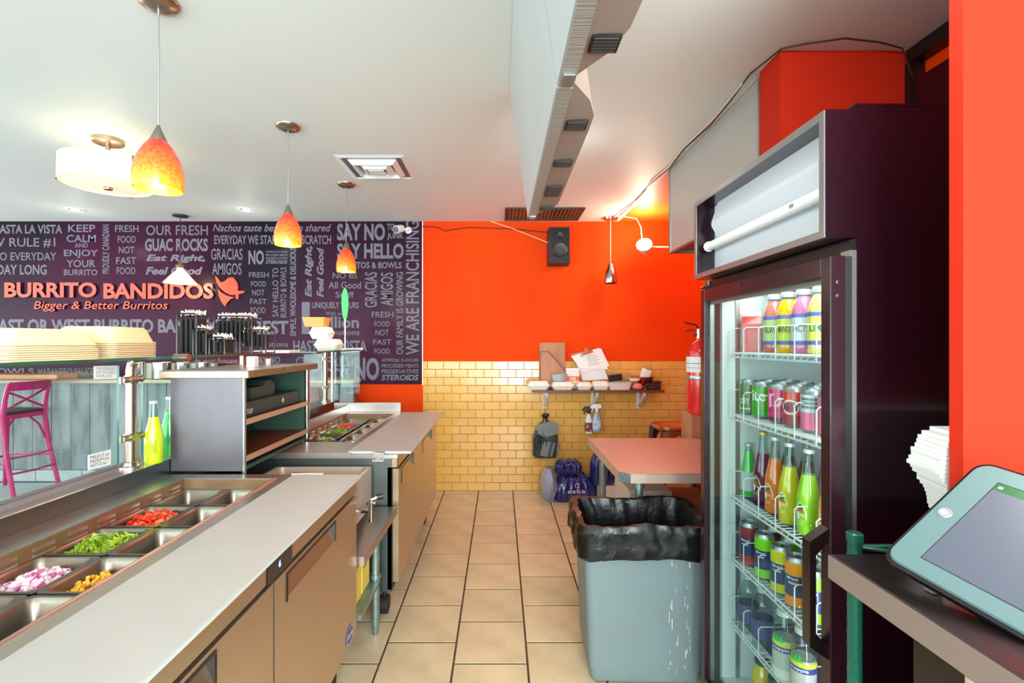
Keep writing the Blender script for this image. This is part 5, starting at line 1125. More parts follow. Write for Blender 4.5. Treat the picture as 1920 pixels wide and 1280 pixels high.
# ================================================================ COOLER
fr = empty('drinks_cooler', (1.1, 1.48, 0), 'tall black glass-door drinks cooler with blank lit-sign box on top', 'fridge')
XF = 0.735; XB = 0.804; Y0, Y1 = 1.109, 1.853; ZTOP = 1.888
xi0, xi1, yi0, yi1, zi0, zi1 = 0.832, 1.40, 1.150, 1.80, 0.14, 1.545
g = G()
g.box(XB, 1.5, Y0, yi0, 0.05, ZTOP); g.box(XB, 1.5, yi1, Y1, 0.05, ZTOP); g.box(xi1, 1.5, yi0, yi1, 0.05, ZTOP); g.box(XB, xi1, yi0, yi1, 0.05, zi0-0.02); g.box(XB, xi1, yi0, yi1, zi1+0.02, ZTOP)
g.box(XB-0.002, 1.5, Y0-0.001, Y1, ZTOP-0.004, ZTOP+0.003); LP(g, 'cabinet', 'purple', fr)
g = G(); t = 0.004
g.box(XB+0.001, xi1, yi1-0.02, yi1-0.001, zi0, zi1); g.box(XB+0.001, xi1, yi0+0.001, yi0+0.004, zi0, zi1); g.box(xi1-0.02, xi1-0.001, yi0, yi1, zi0, zi1); g.box(XB+0.001, xi1, yi0, yi1, zi0-0.019, zi0); g.box(XB+0.001, xi1, yi0, yi1, zi1, zi1+0.019); LP(g, 'liner', 'white_in', fr)
g = G()
for y in (yi1-0.022, yi0+0.006): g.box(xi0+0.02, xi0+0.035, y-0.003, y+0.003, zi0, zi1)
g.box(1.30, 1.315, yi1-0.025, yi1-0.020, zi0, zi1); LP(g, 'shelf_standard', 'alu', fr)
g = G(); g.box(XB-0.014, XB, Y0-0.002, Y0+0.03, 0.06, 1.56); LP(g, 'front_strip', 'alu', fr)
g = G(); g.box(XB-0.014, XB, Y1-0.04, Y1-0.005, 0.06, 1.56); LP(g, 'hinge_strip', 'alu', fr)
g = G(); g.box(XB-0.01, XB, Y0, Y1, 1.555, 1.585); LP(g, 'front_rail', 'black', fr)
g = G(); g.box(XB-0.01, XB, Y0, Y1, 0.05, 0.12); LP(g, 'kick_plate', 'black', fr)
# door
dz0, dz1, dy0, dy1 = 0.10, 1.545, 1.092, 1.80
dr_ = G(); fw_, rail = 0.034, 0.045
dr_.cbox(XF, XF+0.034, dy0, dy0+fw_, dz0, dz1, 0.002); dr_.cbox(XF, XF+0.034, dy1-fw_, dy1, dz0, dz1, 0.002); dr_.cbox(XF, XF+0.034, dy0+fw_, dy1-fw_, dz1-rail, dz1, 0.002); dr_.cbox(XF, XF+0.034, dy0+fw_, dy1-fw_, dz0, dz0+rail, 0.002)
door = LP(dr_, 'door', 'purple_l', fr)
def DP(g, name, m): g.v = [p-fr.location for p in g.v]; return g.build(name, m, door)
g = G(); g.box(XF+0.012, XF+0.016, dy0+fw_, dy1-fw_, dz0+rail, dz1-rail); DP(g, 'door_pane', 'doorglass')
g = G(); g.box(XF+0.034, XB-0.014, dy0+0.01, dy0+0.026, dz0, dz1); g.box(XF+0.034, XB-0.014, dy1-0.024, dy1-0.01, dz0, dz1); g.box(XF+0.034, XB-0.014, dy0+.026, dy1-.024, dz1-0.02, dz1-0.004); DP(g, 'gasket', 'rubber')
g = G(); g.box(XF+0.016, XF+0.030, dy1-fw_-0.012, dy1-fw_, dz0+rail, dz1-rail); g.box(XF+0.016, XF+0.030, dy0+fw_, dy0+fw_+0.008, dz0+rail, dz1-rail); g.box(XF+0.016, XF+0.03, dy0+fw_, dy1-fw_, dz1-rail-0.012, dz1-rail); DP(g, 'pane_spacer', 'alu')
g = G(); hy = 1.112; za, zb_ = 0.52, 0.80
hx = XF-0.042
hs_ = [(0.62, -0.13), ]
zt_, zl_ = Z(985, 1.12), 0.62
zt_ = 0.935; zl_ = 0.64
g.loft([[(XF, hy-0.014, zl_), (XF, hy+0.014, zl_), (XF, hy+0.014, zl_+0.03), (XF, hy-0.014, zl_+0.03)], [(hx, hy-0.014, zl_+0.03), (hx, hy+0.014, zl_+0.03), (hx+0.014, hy+0.014, zl_+0.06), (hx+0.014, hy-0.014, zl_+0.06)],
        [(hx, hy-0.014, zt_-0.03), (hx, hy+0.014, zt_-0.03), (hx+0.014, hy+0.014, zt_-0.06), (hx+0.014, hy-0.014, zt_-0.06)], [(XF, hy-0.014, zt_), (XF, hy+0.014, zt_), (XF, hy+0.014, zt_-0.03), (XF, hy-0.014, zt_-0.03)]], 0, True, True, False)
M['handle'] = mat('handle_black', (24, 18, 18), 0.22, coat=0.3); DP(g, 'door_handle', 'handle')
g = G()
for zz in (dz1-0.06, dz1-0.09): g.lathe([(0.005, 0), (0.004, 0.002)], (0, 0, 0), 10, 0, True, True, Matrix.Translation((XF+0.017, dy0-0.0005, zz)) @ Matrix.Rotation(PI/2, 4, 'X'))
DP(g, 'screw', 'chrome')
g = G(); g.cbox(XF+0.004, XB, dy1-0.06, dy1+0.01, 1.548, 1.556, 0.001); g.tube([(XF+0.02, dy1-0.02, 1.53), (XF+0.02, dy1-0.02, 1.575)], 0.01, 10); LP(g, 'top_hinge', 'black', fr)
# sign box
sb0, sb1 = 1.588, 1.878
g = G(); e = 0.016
g.box(XF, XB, Y0, Y0+e, sb0, sb1); g.box(XF, XB, Y1-e, Y1, sb0, sb1); g.box(XF, XB, Y0+e, Y1-e, sb0, sb0+e); g.box(XF, XB, Y0+e, Y1-e, sb1-e, sb1); LP(g, 'sign_box', 'purple', fr)
g = G()
for a, b, c, d in ((Y0+.001, Y0+0.018, sb0+.001, sb1-.001), (Y1-0.018, Y1-.001, sb0+.001, sb1-.001)): g.box(XF-0.003, XF, a, b, c, d)
for c, d in ((sb0+.001, sb0+0.018), (sb1-0.018, sb1-.001)): g.box(XF-0.003, XF, Y0+.018, Y1-.018, c, d)
LP(g, 'sign_trim', 'alu', fr)
M['reflector'] = mat('sign_reflector', (206, 216, 222), 0.4)
g = G(); ya, yb = Y0+e, Y1-e
g.box(XB-0.0018, XB-0.0004, ya+.001, yb-.001, sb0+e+.001, sb1-e-.001)
g.add([(XB-0.0045, ya, 1.72), (XB-0.0045, yb-0.05, 1.72), (XB-0.035, yb-0.05, 1.775), (XB-0.035, ya, 1.775), (XB-0.035, yb-0.05, 1.79), (XB-0.035, ya, 1.79), (XB-0.012, yb-0.05, sb1-e), (XB-0.012, ya, sb1-e)], [(0, 1, 2, 3), (3, 2, 4, 5), (5, 4, 6, 7)])
g.add([(XB-0.0045, yb-0.05, 1.72), (XB-0.035, yb-0.05, 1.775), (XB-0.012, yb-0.05, sb1-e), (XB-0.0045, yb-0.05, sb1-e)], [(0, 1, 2, 3)]); LP(g, 'reflector', 'reflector', fr)
g = G(); g.tube([(XB-0.035, ya+0.015, 1.705), (XB-0.035, yb-0.04, 1.705)], 0.016, 16); LP(g, 'lamp_tube', 'tube', fr)
g = G(); bars(g, (XB-0.0513, 1.26, 1.70), (0, 0.02, 0), (0, 0, 0.010), 6, 0); LP(g, 'tube_print', 'ink', fr)
g = G()
for y in (ya+0.008, yb-0.035): g.tube([(XB-0.035, y, 1.705), (XB-0.035, y+0.010, 1.705)], 0.019, 12); g.box(XB-0.036, XB-0.002, y, y+0.01, 1.698, 1.712)
LP(g, 'lamp_socket', 'white', fr)
g = G(); g.tube([(XB-0.03, yb-0.045, 1.69), (XB-0.03, yb-0.05, 1.66), (XB-0.03, yb-0.052, 1.64)], [0.002, 0.002, 0.004], 6); LP(g, 'pull_wire', 'black', fr)
# shelves
SH = [1.318, 1.097, 0.805, 0.585, 0.355]
for z in SH:
    g = G(); r = 0.0028
    yy0, yy1 = yi0+0.012, yi1-0.03
    g.tube([(xi0, yy0, z-0.004), (xi0, yy1, z-0.004)], 0.0035, 6); g.tube([(xi0, yy0, z-0.018), (xi0, yy1, z-0.018)], 0.0035, 6); g.tube([(1.36, yy0, z-0.006), (1.36, yy1, z-0.006)], 0.0035, 6)
    y = yy0
    while y < yy1: g.tube([(xi0, y, z-0.002), (1.36, y, z-0.002)], 0.0016, 4); y += 0.022
    for q in (0.95, 1.1, 1.24): g.tube([(q, yy0, z-0.006), (q, yy1, z-0.006)], 0.003, 5)
    y = yy0+0.01
    while y < yy1: g.tube([(xi0, y, z-0.004), (xi0, y+0.012, z-0.018)], 0.0018, 4); y += 0.03
    shf = LP(g, 'wire_shelf', 'white', fr)
    if z < 1.0:
        g = G(); M['shelfmat'] = M.get('shelfmat') or mat('navy_glide_mat', (52, 60, 112), 0.35); g.box(xi0+0.03, 1.30, yi0+0.02, yi1-0.06, z-0.0016, z-0.0002); g.v = [p-fr.location for p in g.v]; g.build('glide_mat', 'shelfmat', shf)
    for k in range(7):
        g = G(); y = yy1-0.005-k*0.096; hh_ = 0.085
        if y < yy0: break
        g.tube([(xi0-0.004, y, z-0.016), (xi0-0.004, y, z+hh_-0.008), (xi0+0.004, y, z+hh_), (xi0+0.2, y, z+hh_), (xi0+0.205, y, z+hh_-0.006), (xi0+0.205, y, z-0.004)], 0.0019, 6)
        g.v = [p-fr.location for p in g.v]; g.build('divider', 'white', shf)
for cy in (1.2, 1.76):
    for cx in (0.87, 1.43):
        g = G(); g.tube([(cx, cy, 0.0), (cx, cy, 0.05)], 0.022, 10); LP(g, 'foot', 'rubber', fr)
l = area('cooler_tube', (0.815+0.02, 1.165, 0.85), (0, 0, 0), 0.03, 1.3, 3.2, (1.0, 1.0, 1.0)); l.rotation_euler = (PI/2, 0, math.radians(-55)); l.data.size = 0.03; l.data.size_y = 1.3
l2 = area('cooler_top_light', (0.90, 1.47, 1.54), (0, 0, 0), 0.08, 0.55, 1.1, (0.97, 1.0, 1.0))

# drinks --------------------------------------------------------------
_m = {}
def cm_(rgb, rough=0.25, coat=0.4, metal=0.0):
    k = (rgb, rough, metal)
    if k not in _m: _m[k] = mat('print_%02x%02x%02x' % rgb, rgb, rough, metal, coat=coat)
    return _m[k]
FA = math.radians(218)
def can(x, y, z, h, r, bands, label, grp, texts=(), name='drink_can', fa=FA):
    """bands: list of (height fraction, rgb)"""
    c = empty(name, (x, y, z), label, 'can', grp)
    g = G(); mats = ['alu']; prof = [(r*0.75, 0.0), (r*0.8, 0.002), (r, 0.010)]; g.lathe(prof, (0, 0, 0), 20, 0, True)
    z_ = 0.010
    for i, (f_, col) in enumerate(bands):
        z2 = 0.010+(h-0.024)*f_; g.lathe([(r, z_), (r, z2)], (0, 0, 0), 20, i+1); mats.append(cm_(col)); z_ = z2
    g.build('body', mats, c)
    g = G(); g.lathe([(r, h-0.014), (r*0.86, h-0.004), (r*0.86, h), (r*0.80, h), (r*0.78, h-0.005), (0.001, h-0.005)], (0, 0, 0), 20, 0, False, True); g.build('lid', 'alu', c)
    g = G(); g.cbox(-0.006, 0.008, -0.005, 0.005, h-0.005, h-0.002, 0.001); g.build('tab', 'chrome', c)
    if texts:
        g = G(); mats = []
        for i, (t, zz, hh_, w, col) in enumerate(texts): text_cyl(g, t, 0, 0, r+0.0004, zz, hh_, w, fa, i, 0.02); mats.append(cm_(col))
        g.build('label_print', mats, c)
    return c
def bottle(x, y, z, h, r, liq, cap, label, grp, fill=0.72, lab=None, shape='soda', texts=(), name='drink_bottle', neckr=0.013, fa=FA, capr=None, clear=False):
    b = empty(name, (x, y, z), label, 'bottle', grp)
    if shape == 'soda': prof = [(r*0.9, 0), (r, 0.006), (r, h*0.28), (r*1.0, h*0.38), (r*0.92, h*0.48), (r*0.62, h*0.66), (neckr*1.2, h*0.78), (neckr, h*0.93), (neckr, h*0.965)]
    elif shape == 'juice': prof = [(r*0.9, 0), (r, 0.005), (r, h*0.16), (r*0.96, h*0.18), (r*0.96, h*0.56), (r, h*0.60), (r*0.97, h*0.68), (r*0.66, h*0.84), (r*0.60, h*0.86), (r*0.58, h*0.93)]
    else: prof = [(r*0.9, 0), (r, 0.006), (r*0.93, h*0.12), (r, h*0.2), (r, h*0.55), (r*0.93, h*0.6), (r*0.98, h*0.68), (r*0.8, h*0.82), (neckr*1.1, h*0.90), (neckr, h*0.94)]
    def at(zq):
        for (a, za), (c_, zb2) in zip(prof, prof[1:]):
            if za <= zq <= zb2: return a+(c_-a)*(zq-za)/(zb2-za)
        return prof[-1][0]
    zf = h*fill; low = [p for p in prof if p[1] < zf]+[(at(zf), zf)]
    g = G(); g.lathe(low, (0, 0, 0), 20, 0, True, True); g.build('liquid', 'neck' if clear else cm_(liq, 0.12, 0.8), b)
    up = [(at(zf), zf)]+[p for p in prof if p[1] > zf]
    g = G(); g.lathe(up, (0, 0, 0), 20, 0); g.build('neck', 'neck', b)
    rc = capr or neckr*1.12
    g = G(); zc = prof[-1][1]; g.lathe([(rc*1.05, zc-0.004), (rc*1.08, zc), (rc, h-0.002), (rc*0.8, h)], (0, 0, 0), 18, 0, True, True); g.build('cap', cm_(cap, 0.35, 0.1, 0.4), b)
    if lab:
        za, zb2, col = lab[:3]; rr = max(at(h*za), at(h*zb2))+0.0006
        g = G(); g.lathe([(rr, h*za), (rr, h*zb2)], (0, 0, 0), 20, 0); mats = [cm_(col, 0.5)]
        for i, (fa_, fb_, c_) in enumerate(lab[3:]): g.lathe([(rr+.0004, h*fa_), (rr+.0004, h*fb_)], (0, 0, 0), 20, i+1); mats.append(cm_(c_, 0.5))
        for i, (t, zz, hh_, w, c_) in enumerate(texts): text_cyl(g, t, 0, 0, rr+0.001, zz, hh_, w, fa, len(mats), 0.02); mats.append(cm_(c_, 0.5))
        g.build('label', mats, b)
    return b
# shelf 1 : carton and juice bottles
G1 = 'drinks on the top cooler shelf'
xs1 = 0.925
def milk(x, y, z, label, col):
    c = empty('drink_carton', (x, y, z), label, 'carton', G1, math.radians(-30)); w = 0.03; h = 0.10
    g = G(); g.add([(-w, -w, 0), (w, -w, 0), (w, w, 0), (-w, w, 0), (-w, -w, h), (w, -w, h), (w, w, h), (-w, w, h), (-w, 0, h+0.03), (w, 0, h+0.03)], [(0, 3, 2, 1), (0, 1, 5, 4), (1, 2, 6, 5), (2, 3, 7, 6), (3, 0, 4, 7), (4, 5, 9, 8), (6, 7, 8, 9), (4, 8, 7), (5, 6, 9)]); g.box(-w, w, -0.002, 0.002, h+0.028, h+0.045, 1)
    g.build('box', [cm_(col), cm_((235, 225, 225))], c)
    g = G(); bars(g, (-w-0.0006, 0.022, 0.02), (0, -0.03, 0), (0, 0, 0.045), 8, 0); g.build('barcode', 'white', c)
milk(0.90, 1.755, SH[0], 'red and white juice carton at the far end of the top cooler shelf', (206, 60, 50))
milk(0.97, 1.70, SH[0], 'second red carton half hidden behind the first on the top cooler shelf', (220, 90, 84))
JB = [((214, 120, 104), (198, 210, 130), 'GUAVE', (30, 110, 50), 'salmon pink juice bottle next to the red carton', 1.655), ((246, 186, 20), (206, 216, 60), 'MANGO', (90, 70, 20), 'deep yellow mango juice bottle on the top cooler shelf', 1.575), ((222, 120, 160), (214, 214, 220), 'FACTS', (120, 120, 130), 'pink juice bottle with a white fact panel', 1.495), ((226, 216, 120), (226, 222, 90), 'LIME', (40, 120, 70), 'pale lemonade bottle with a yellow label', 1.415)]
for liq, lc, t, tc_, lb, y in JB:
    bottle(xs1, y, SH[0], 0.195, 0.034, liq, (190, 196, 200), lb, G1, 0.88, (0.14, 0.62, lc, (0.14, 0.20, (90, 90, 180)), (0.56, 0.62, (100, 100, 190))), 'juice', [(t, 0.065, 0.022, 0.045, tc_)], neckr=0.018, capr=0.021, fa=math.radians(222))
for k, y in enumerate((1.62, 1.54, 1.46, 1.38)):
    bottle(xs1+0.085, y, SH[0], 0.195, 0.034, ((226, 130, 160), (240, 190, 60))[k % 2], (190, 196, 200), 'juice bottle in the second row of the top shelf, behind the '+['salmon pink', 'mango', 'pale pink', 'lemonade'][k]+' bottle', 'second row of juice bottles', 0.88, None, 'juice', neckr=0.018, capr=0.021)
# shelf 2 : cans
G2 = 'front row of cans on the second cooler shelf'
xc = 0.885
CN = [(1.745, [(0.35, (60, 130, 60)), (1, (50, 110, 60))], [('DRY', 0.04, 0.02, 0.03, (235, 235, 225)), ('~~~', 0.02, 0.006, 0.04, (230, 235, 220))], 'dark green ginger ale can at the far end of the second shelf'),
      (1.655, [(1, (20, 160, 40))], [('ite', 0.06, 0.035, 0.045, (240, 250, 245))], 'bright green soda can with large white letters'),
      (1.555, [(0.12, (120, 20, 60)), (1, (214, 40, 110))], [('D', 0.05, 0.045, 0.04, (250, 200, 220))], 'magenta pink soda can beside the green one'),
      (1.475, [(0.3, (150, 60, 60)), (0.35, (214, 80, 50)), (1, (216, 70, 50))], [('A&W', 0.05, 0.026, 0.048, (70, 50, 110))], 'orange-red root beer can with an oval emblem'),
      (1.385, [(0.5, (226, 110, 150)), (1, (190, 200, 200))], [('≡≡≡≡', 0.07, 0.03, 0.05, (90, 100, 110))], 'pink and grey can showing its fact panel'), (1.31, [(1, (226, 110, 150))], [], 'nearest pink can behind the door frame')]
for y, bands, tx, lb in CN:
    c = can(xc, y, SH[1], 0.122, 0.033, bands, lb, G2, tx)
    if 'emblem' in lb:
        g = G(); n = 24; P = [(0.033+0.0002, FA+0.75*math.cos(2*PI*i/n), 0.063+0.022*math.sin(2*PI*i/n)) for i in range(n)]
        g.add([(r_*math.cos(a), r_*math.sin(a), z_) for r_, a, z_ in P], [list(range(n))]); 
        P2 = [(0.0333, FA+0.62*math.cos(2*PI*i/n), 0.063+0.017*math.sin(2*PI*i/n)) for i in range(n)]
        g = G()
        for i in range(n):
            j = (i+1) % n; g.add([(P[q][0]*math.cos(P[q][1]), P[q][0]*math.sin(P[q][1]), P[q][2]) if w_ else (P2[q][0]*math.cos(P2[q][1]), P2[q][0]*math.sin(P2[q][1]), P2[q][2]) for q, w_ in ((i, 1), (j, 1), (j, 0), (i, 0))], [(0, 1, 2, 3)])
        g.build('oval_emblem', 'white', c)
for r_ in (1, 2):
    for k in range(6):
        can(xc+0.072*r_, 1.745-0.087*k, SH[1], 0.122, 0.033, [(1, ((50, 110, 60), (20, 160, 40), (214, 40, 110), (216, 70, 50), (190, 200, 200), (226, 110, 150))[k])], 'can in the '+['', 'second', 'third'][r_]+' row of the second shelf, behind the '+['ginger ale', 'bright green', 'magenta', 'root beer', 'pink and grey', 'nearest pink'][k]+' can', 'back rows of cans on the second shelf')
# shelf 3 : soda bottles
G3 = 'front row of bottles on the middle cooler shelf'
bottle(0.896, 1.770, SH[2], 0.185, 0.028, (30, 190, 60), (190, 200, 200), 'small green bottle with a white label at the far end of the middle shelf', G3, 0.86, (0.10, 0.46, (190, 204, 206)), 'soda', neckr=0.012)
def jarr(x, y, liq, cap, lb, lab, grp=G3, front=True):
    b = bottle(x, y, SH[2], 0.243, 0.031, liq, cap, lb, grp, 0.70, None, 'soda', neckr=0.0125)
    if front:
        g = G(); r = 0.0316; mats = ['white', cm_(lab), cm_((236, 90, 40)), cm_((20, 130, 60))]
        f0 = math.radians(198)
        def patch(pts, m, off=0.0):
            P = [((r+off)*math.cos(f0+a/r), (r+off)*math.sin(f0+a/r), z_) for a, z_ in pts]; g.add(P, [list(range(len(P)))], m)
        patch([(-0.016, 0.045), (-0.008, 0.043), (0.008, 0.043), (0.016, 0.046), (0.018, 0.062), (0.01, 0.086), (0, 0.096), (-0.01, 0.086), (-0.018, 0.062)][::1], 0)
        patch([(-0.014, 0.047), (0.014, 0.047), (0.015, 0.06), (0.008, 0.083), (0, 0.091), (-0.008, 0.083), (-0.015, 0.06)], 1, 0.0004)
        patch([(-0.006, 0.072), (0.006, 0.072), (0.007, 0.080), (0, 0.090), (-0.007, 0.080)], 3, 0.0008)
        patch([(-0.012, 0.066), (0.0, 0.064), (0.012, 0.066), (0.008, 0.072), (-0.008, 0.072)], 2, 0.0010)
        text_cyl(g, 'JARRITOS', 0, 0, r+0.0012, 0.052, 0.009, 0.026, f0, 0, 0.02)
        for q in range(3): text_cyl(g, '—'*3, 0, 0, r+0.0004, 0.030+q*0.004, 0.0008, 0.02, f0, 0)
        g.build('label', mats, b)
    return b
jarr(0.90, 1.680, (104, 22, 66), (216, 190, 80), 'dark purple grape soda bottle on the middle shelf', (60, 30, 50))
jarr(0.89, 1.588, (240, 118, 24), (216, 220, 216), 'orange soda bottle on the middle shelf', (240, 118, 24))
jarr(0.882, 1.495, (206, 196, 24), (216, 220, 216), 'yellow soda bottle on the middle shelf', (206, 196, 24))
jarr(0.883, 1.405, (150, 206, 40), (216, 220, 216), 'lime green soda bottle on the middle shelf', (150, 206, 40))
jarr(0.888, 1.315, (246, 160, 40), (216, 220, 216), 'amber soda bottle nearest to the door handle', (246, 160, 40))
for k, (y, c) in enumerate(((1.64, (60, 40, 36)), (1.545, (110, 66, 40)), (1.45, (150, 110, 90)), (1.36, (240, 150, 60)))):
    jarr(0.965, y, c, (216, 190, 80) if k == 0 else (210, 214, 212), ['dark cola bottle with gold cap in the second row', 'brown soda bottle in the second row', 'pale brown soda bottle in the second row', 'orange soda bottle in the second row near the frame'][k], c, 'second row of bottles on the middle shelf', False)
# shelf 4 : slim cans
G4 = 'slim cans on the fourth cooler shelf'
navy = (52, 62, 110)
def slim(x, y, top, low, lb): return can(x, y, SH[3], 0.148, 0.030, [(0.22, low), (0.70, navy), (1, top)], lb, G4, [('Mineral', 0.085, 0.008, 0.03, (225, 230, 235)), ('water', 0.072, 0.008, 0.024, (225, 230, 235))])
slim(0.862, 1.70, (140, 40, 50), (190, 60, 60), 'dark red slim can at the far end of the fourth shelf')
slim(0.862, 1.60, (130, 214, 20), (130, 214, 20), 'lime green topped slim can on the fourth shelf')
slim(0.862, 1.505, (214, 206, 30), (214, 200, 30), 'lemon yellow topped slim can on the fourth shelf')
slim(0.862, 1.428, (244, 150, 24), (244, 140, 20), 'orange topped slim can on the fourth shelf')
slim(0.862, 1.345, (130, 214, 20), (130, 214, 20), 'lime slim can partly hidden by the door frame')
for k, (y, c) in enumerate(((1.66, (140, 40, 50)), (1.57, (130, 214, 20)), (1.48, (214, 206, 30)), (1.40, (244, 150, 24)))): slim(0.93, y, c, c, ['dark red', 'lime green', 'lemon yellow', 'orange'][k]+' topped slim can in the second row of the fourth shelf')
# shelf 5 : water and iced tea
G5 = 'bottles on the lowest wire shelf'
for y, lb in ((1.70, 'far clear water bottle with a navy label on the lowest wire shelf'), (1.61, 'nearer clear water bottle with a navy label on the lowest wire shelf')):
    b = bottle(0.86, y, SH[4], 0.195, 0.033, (200, 210, 214), (190, 205, 210), lb, G5, 0.9, (0.2, 0.5, (60, 66, 130)), 'water', clear=True)
for y, c, lb in ((1.46, (220, 226, 220), 'white-capped iced tea bottle with a pale fact label'), (1.37, (226, 110, 90), 'white-capped iced tea bottle with a salmon label at the door edge')):
    b = bottle(0.836+0.01, y, SH[4], 0.203, 0.033, (190, 196, 190), (220, 230, 226), lb, G5, 0.6, (0.06, 0.58, c, (0.52, 0.58, (214, 220, 60)), (0.44, 0.515, (50, 60, 150))), 'water', [('snapple', 0.092, 0.011, 0.05, (240, 240, 240))], neckr=0.019, capr=0.02)
    g = G(); r = 0.0345
    for a in (-0.5, -0.2, 0.1): g.add([(r*math.cos(FA+a-.2), r*math.sin(FA+a-.2), 0.118), (r*math.cos(FA+a+.2), r*math.sin(FA+a+.2), 0.118), (r*1.0*math.cos(FA+a), r*math.sin(FA+a), 0.14)], [(0, 1, 2)])
    g.build('leaf_print', cm_((40, 190, 70)), b)
bottle(0.93, 1.54, SH[4], 0.195, 0.033, (200, 210, 214), (190, 205, 210), 'clear water bottle in the second row of the lowest wire shelf', G5, 0.9, (0.2, 0.5, (60, 66, 130)), 'water', clear=True)
# floor of the cooler : jars
for y, x, lb in ((1.62, 0.865, 'yellow juice jar with a dark green lid on the cooler floor'), (1.53, 0.86, 'second jar with a dark green lid on the cooler floor, nearer the frame')):
    bottle(x, y, zi0, 0.17, 0.033, (206, 186, 40), (30, 80, 66), lb, 'jars on the cooler floor', 0.9, None, 'juice', neckr=0.02, capr=0.022)

# ================================================================ right foreground
g = G(); 
rk = empty('wire_rack', (0.9, 1.0, 0), 'dark green wire shelving rack between the cooler and the front counter', 'rack')
for px, py in ((0.690, 0.955), (1.15, 0.955), (0.80, 0.905), (1.15, 0.905)):
    g = G(); g.tube([(px, py, 0.0), (px, py, 0.975)], 0.0125, 14)
    for q in range(36): g.lathe([(0.0125, 0), (0.0135, 0.001), (0.0125, 0.002)], (px, py, 0.05+q*0.0254), 14)
    g.lathe([(0.0145, 0.965), (0.0145, 0.98), (0.012, 0.982)], (px, py, 0), 14, 0, True, True); LP(g, 'post', 'greenpost', rk)
for z in (0.955, 0.5, 0.12):
    g = G()
    for yy, xq in ((0.955, 0.69), (0.905, 0.80)): g.tube([(xq, yy, z), (1.15, yy, z)], 0.004, 6); g.tube([(xq, yy, z-0.022), (1.15, yy, z-0.022)], 0.003, 6)
    g.tube([(0.69, 0.955, z), (0.80, 0.905, z)], 0.004, 6); g.tube([(1.15, 0.955, z), (1.15, 0.905, z)], 0.004, 6)
    for q in range(14): g.tube([(0.81+q*0.0245, 0.955, z+0.003), (0.81+q*0.0245, 0.905, z+0.003)], 0.002, 4)
    LP(g, 'wire_shelf', 'greenpost', rk)
fp = empty('paper_stack', (0.97, 0.96, 0.962), 'stack of folded white paper bags between cooler and red wall', 'paper bags')
def px_(z):
    T_ = [(0.0, 0.86), (0.095, 0.835), (0.15, 0.80), (0.20, 0.822), (0.222, 0.86)]
    for (a_, xa), (b_, xb) in zip(T_, T_[1:]):
        if z <= b_: return xa+(xb-xa)*(z-a_)/(b_-a_)
    return 0.87
for k in range(27):
    g = G(); z = k*0.0082; R = random.Random(k); x0 = px_(z)-0.97+R.uniform(-.003, .003)
    g.add([(x0, -0.06, z), (0.22, -0.06, z), (0.22, 0.03, z), (x0+0.02, 0.03, z), (x0-0.001, -0.06, z+0.0076), (0.22, -0.06, z+0.0076), (0.22, 0.03, z+0.0076), (x0+0.02, 0.03, z+0.0076)], [(0, 3, 2, 1), (4, 5, 6, 7), (0, 1, 5, 4), (1, 2, 6, 5), (2, 3, 7, 6), (3, 0, 4, 7)]); g.build('paper_bag', 'paper', fp)
ct = empty('front_counter', (0.9, 0.5, 0), 'steel-edged front counter holding the tablet at the lower right', 'counter')
g = G(); g.cbox(0.577, 1.5, 0.15, 0.863, 0.935, 0.98, 0.003); M['ctop'] = mat('counter_steel_dark', (112, 104, 104), 0.3, 1.0, bump=0.03, bscale=15); LP(g, 'countertop', 'ctop', ct)
g = G(); g.box(0.5765, 0.5771, 0.15, 0.863, 0.938, 0.978); M['cedge'] = mat('counter_edge', (176, 160, 152), 0.42, 0.7); LP(g, 'edge_band', 'cedge', ct)
g = G(); g.box(0.72, 1.49, 0.16, 0.855, 0.0, 0.935); LP(g, 'base_panel', 'blackgloss', ct)
carton(0.61, 0.70, 0.40, 0.56, 0.55, 0.75, 'wood_pale', 'pale wooden box under the front counter at the picture corner') if False else None
g = G(); g.cbox(0.66, 0.719, 0.50, 0.70, 0.70, 0.90, 0.003); g.build('drop', 'wood_pale').name = 'wooden_box'
o = bpy.data.objects['wooden_box']; recentre(o); tag(o, 'pale wooden box fixed under the front counter at the lower right', 'box')
# tablet
P1 = Vector((0.608, 0.78, 1.012)); e1 = Vector((0.176, 0.02, 0.144)); e2 = Vector((0.032, -0.18, -0.030)).normalized()*0.29
e1n = e1.normalized(); e2n = (e2-e1n*e2.dot(e1n)).normalized(); nr = e1n.cross(e2n)
if nr.x > 0: nr = -nr
L1, L2 = e1.length, 0.29
TM = Matrix((( e1n.x, e2n.x, nr.x, P1.x), (e1n.y, e2n.y, nr.y, P1.y), (e1n.z, e2n.z, nr.z, P1.z), (0, 0, 0, 1)))
tbm = Vector(P1)
tbt = empty('tablet', tuple(P1), 'pale blue framed tablet in a dark stand on the front counter', 'tablet')
TI = Matrix.Translation(-P1) @ TM
if TI.determinant() < 0: pass
g = G(); g.loft([rrect(L1/2, L2/2, L1-0.01, L2-0.01, 0.02, -0.022), rrect(L1/2, L2/2, L1+0.008, L2+0.008, 0.022, -0.014), rrect(L1/2, L2/2, L1+0.008, L2+0.008, 0.022, -0.002), rrect(L1/2, L2/2, L1, L2, 0.02, 0.0)], 0, True, True, True, TI); g.build('case', 'black', tbt)
g = G(); g.loft([rrect(L1/2, L2/2, L1-0.002, L2-0.002, 0.02, 0.0), rrect(L1/2, L2/2, L1-0.006, L2-0.006, 0.019, 0.003)], 0, False, True, True, TI); g.build('front_frame', 'tabletw', tbt)
sy0, sx0_, sx1_ = 0.042, 0.028, L1-0.030
g = G(); g.box(sx0_, sx1_, sy0, L2-0.04, 0.003, 0.0034, 0, TI)
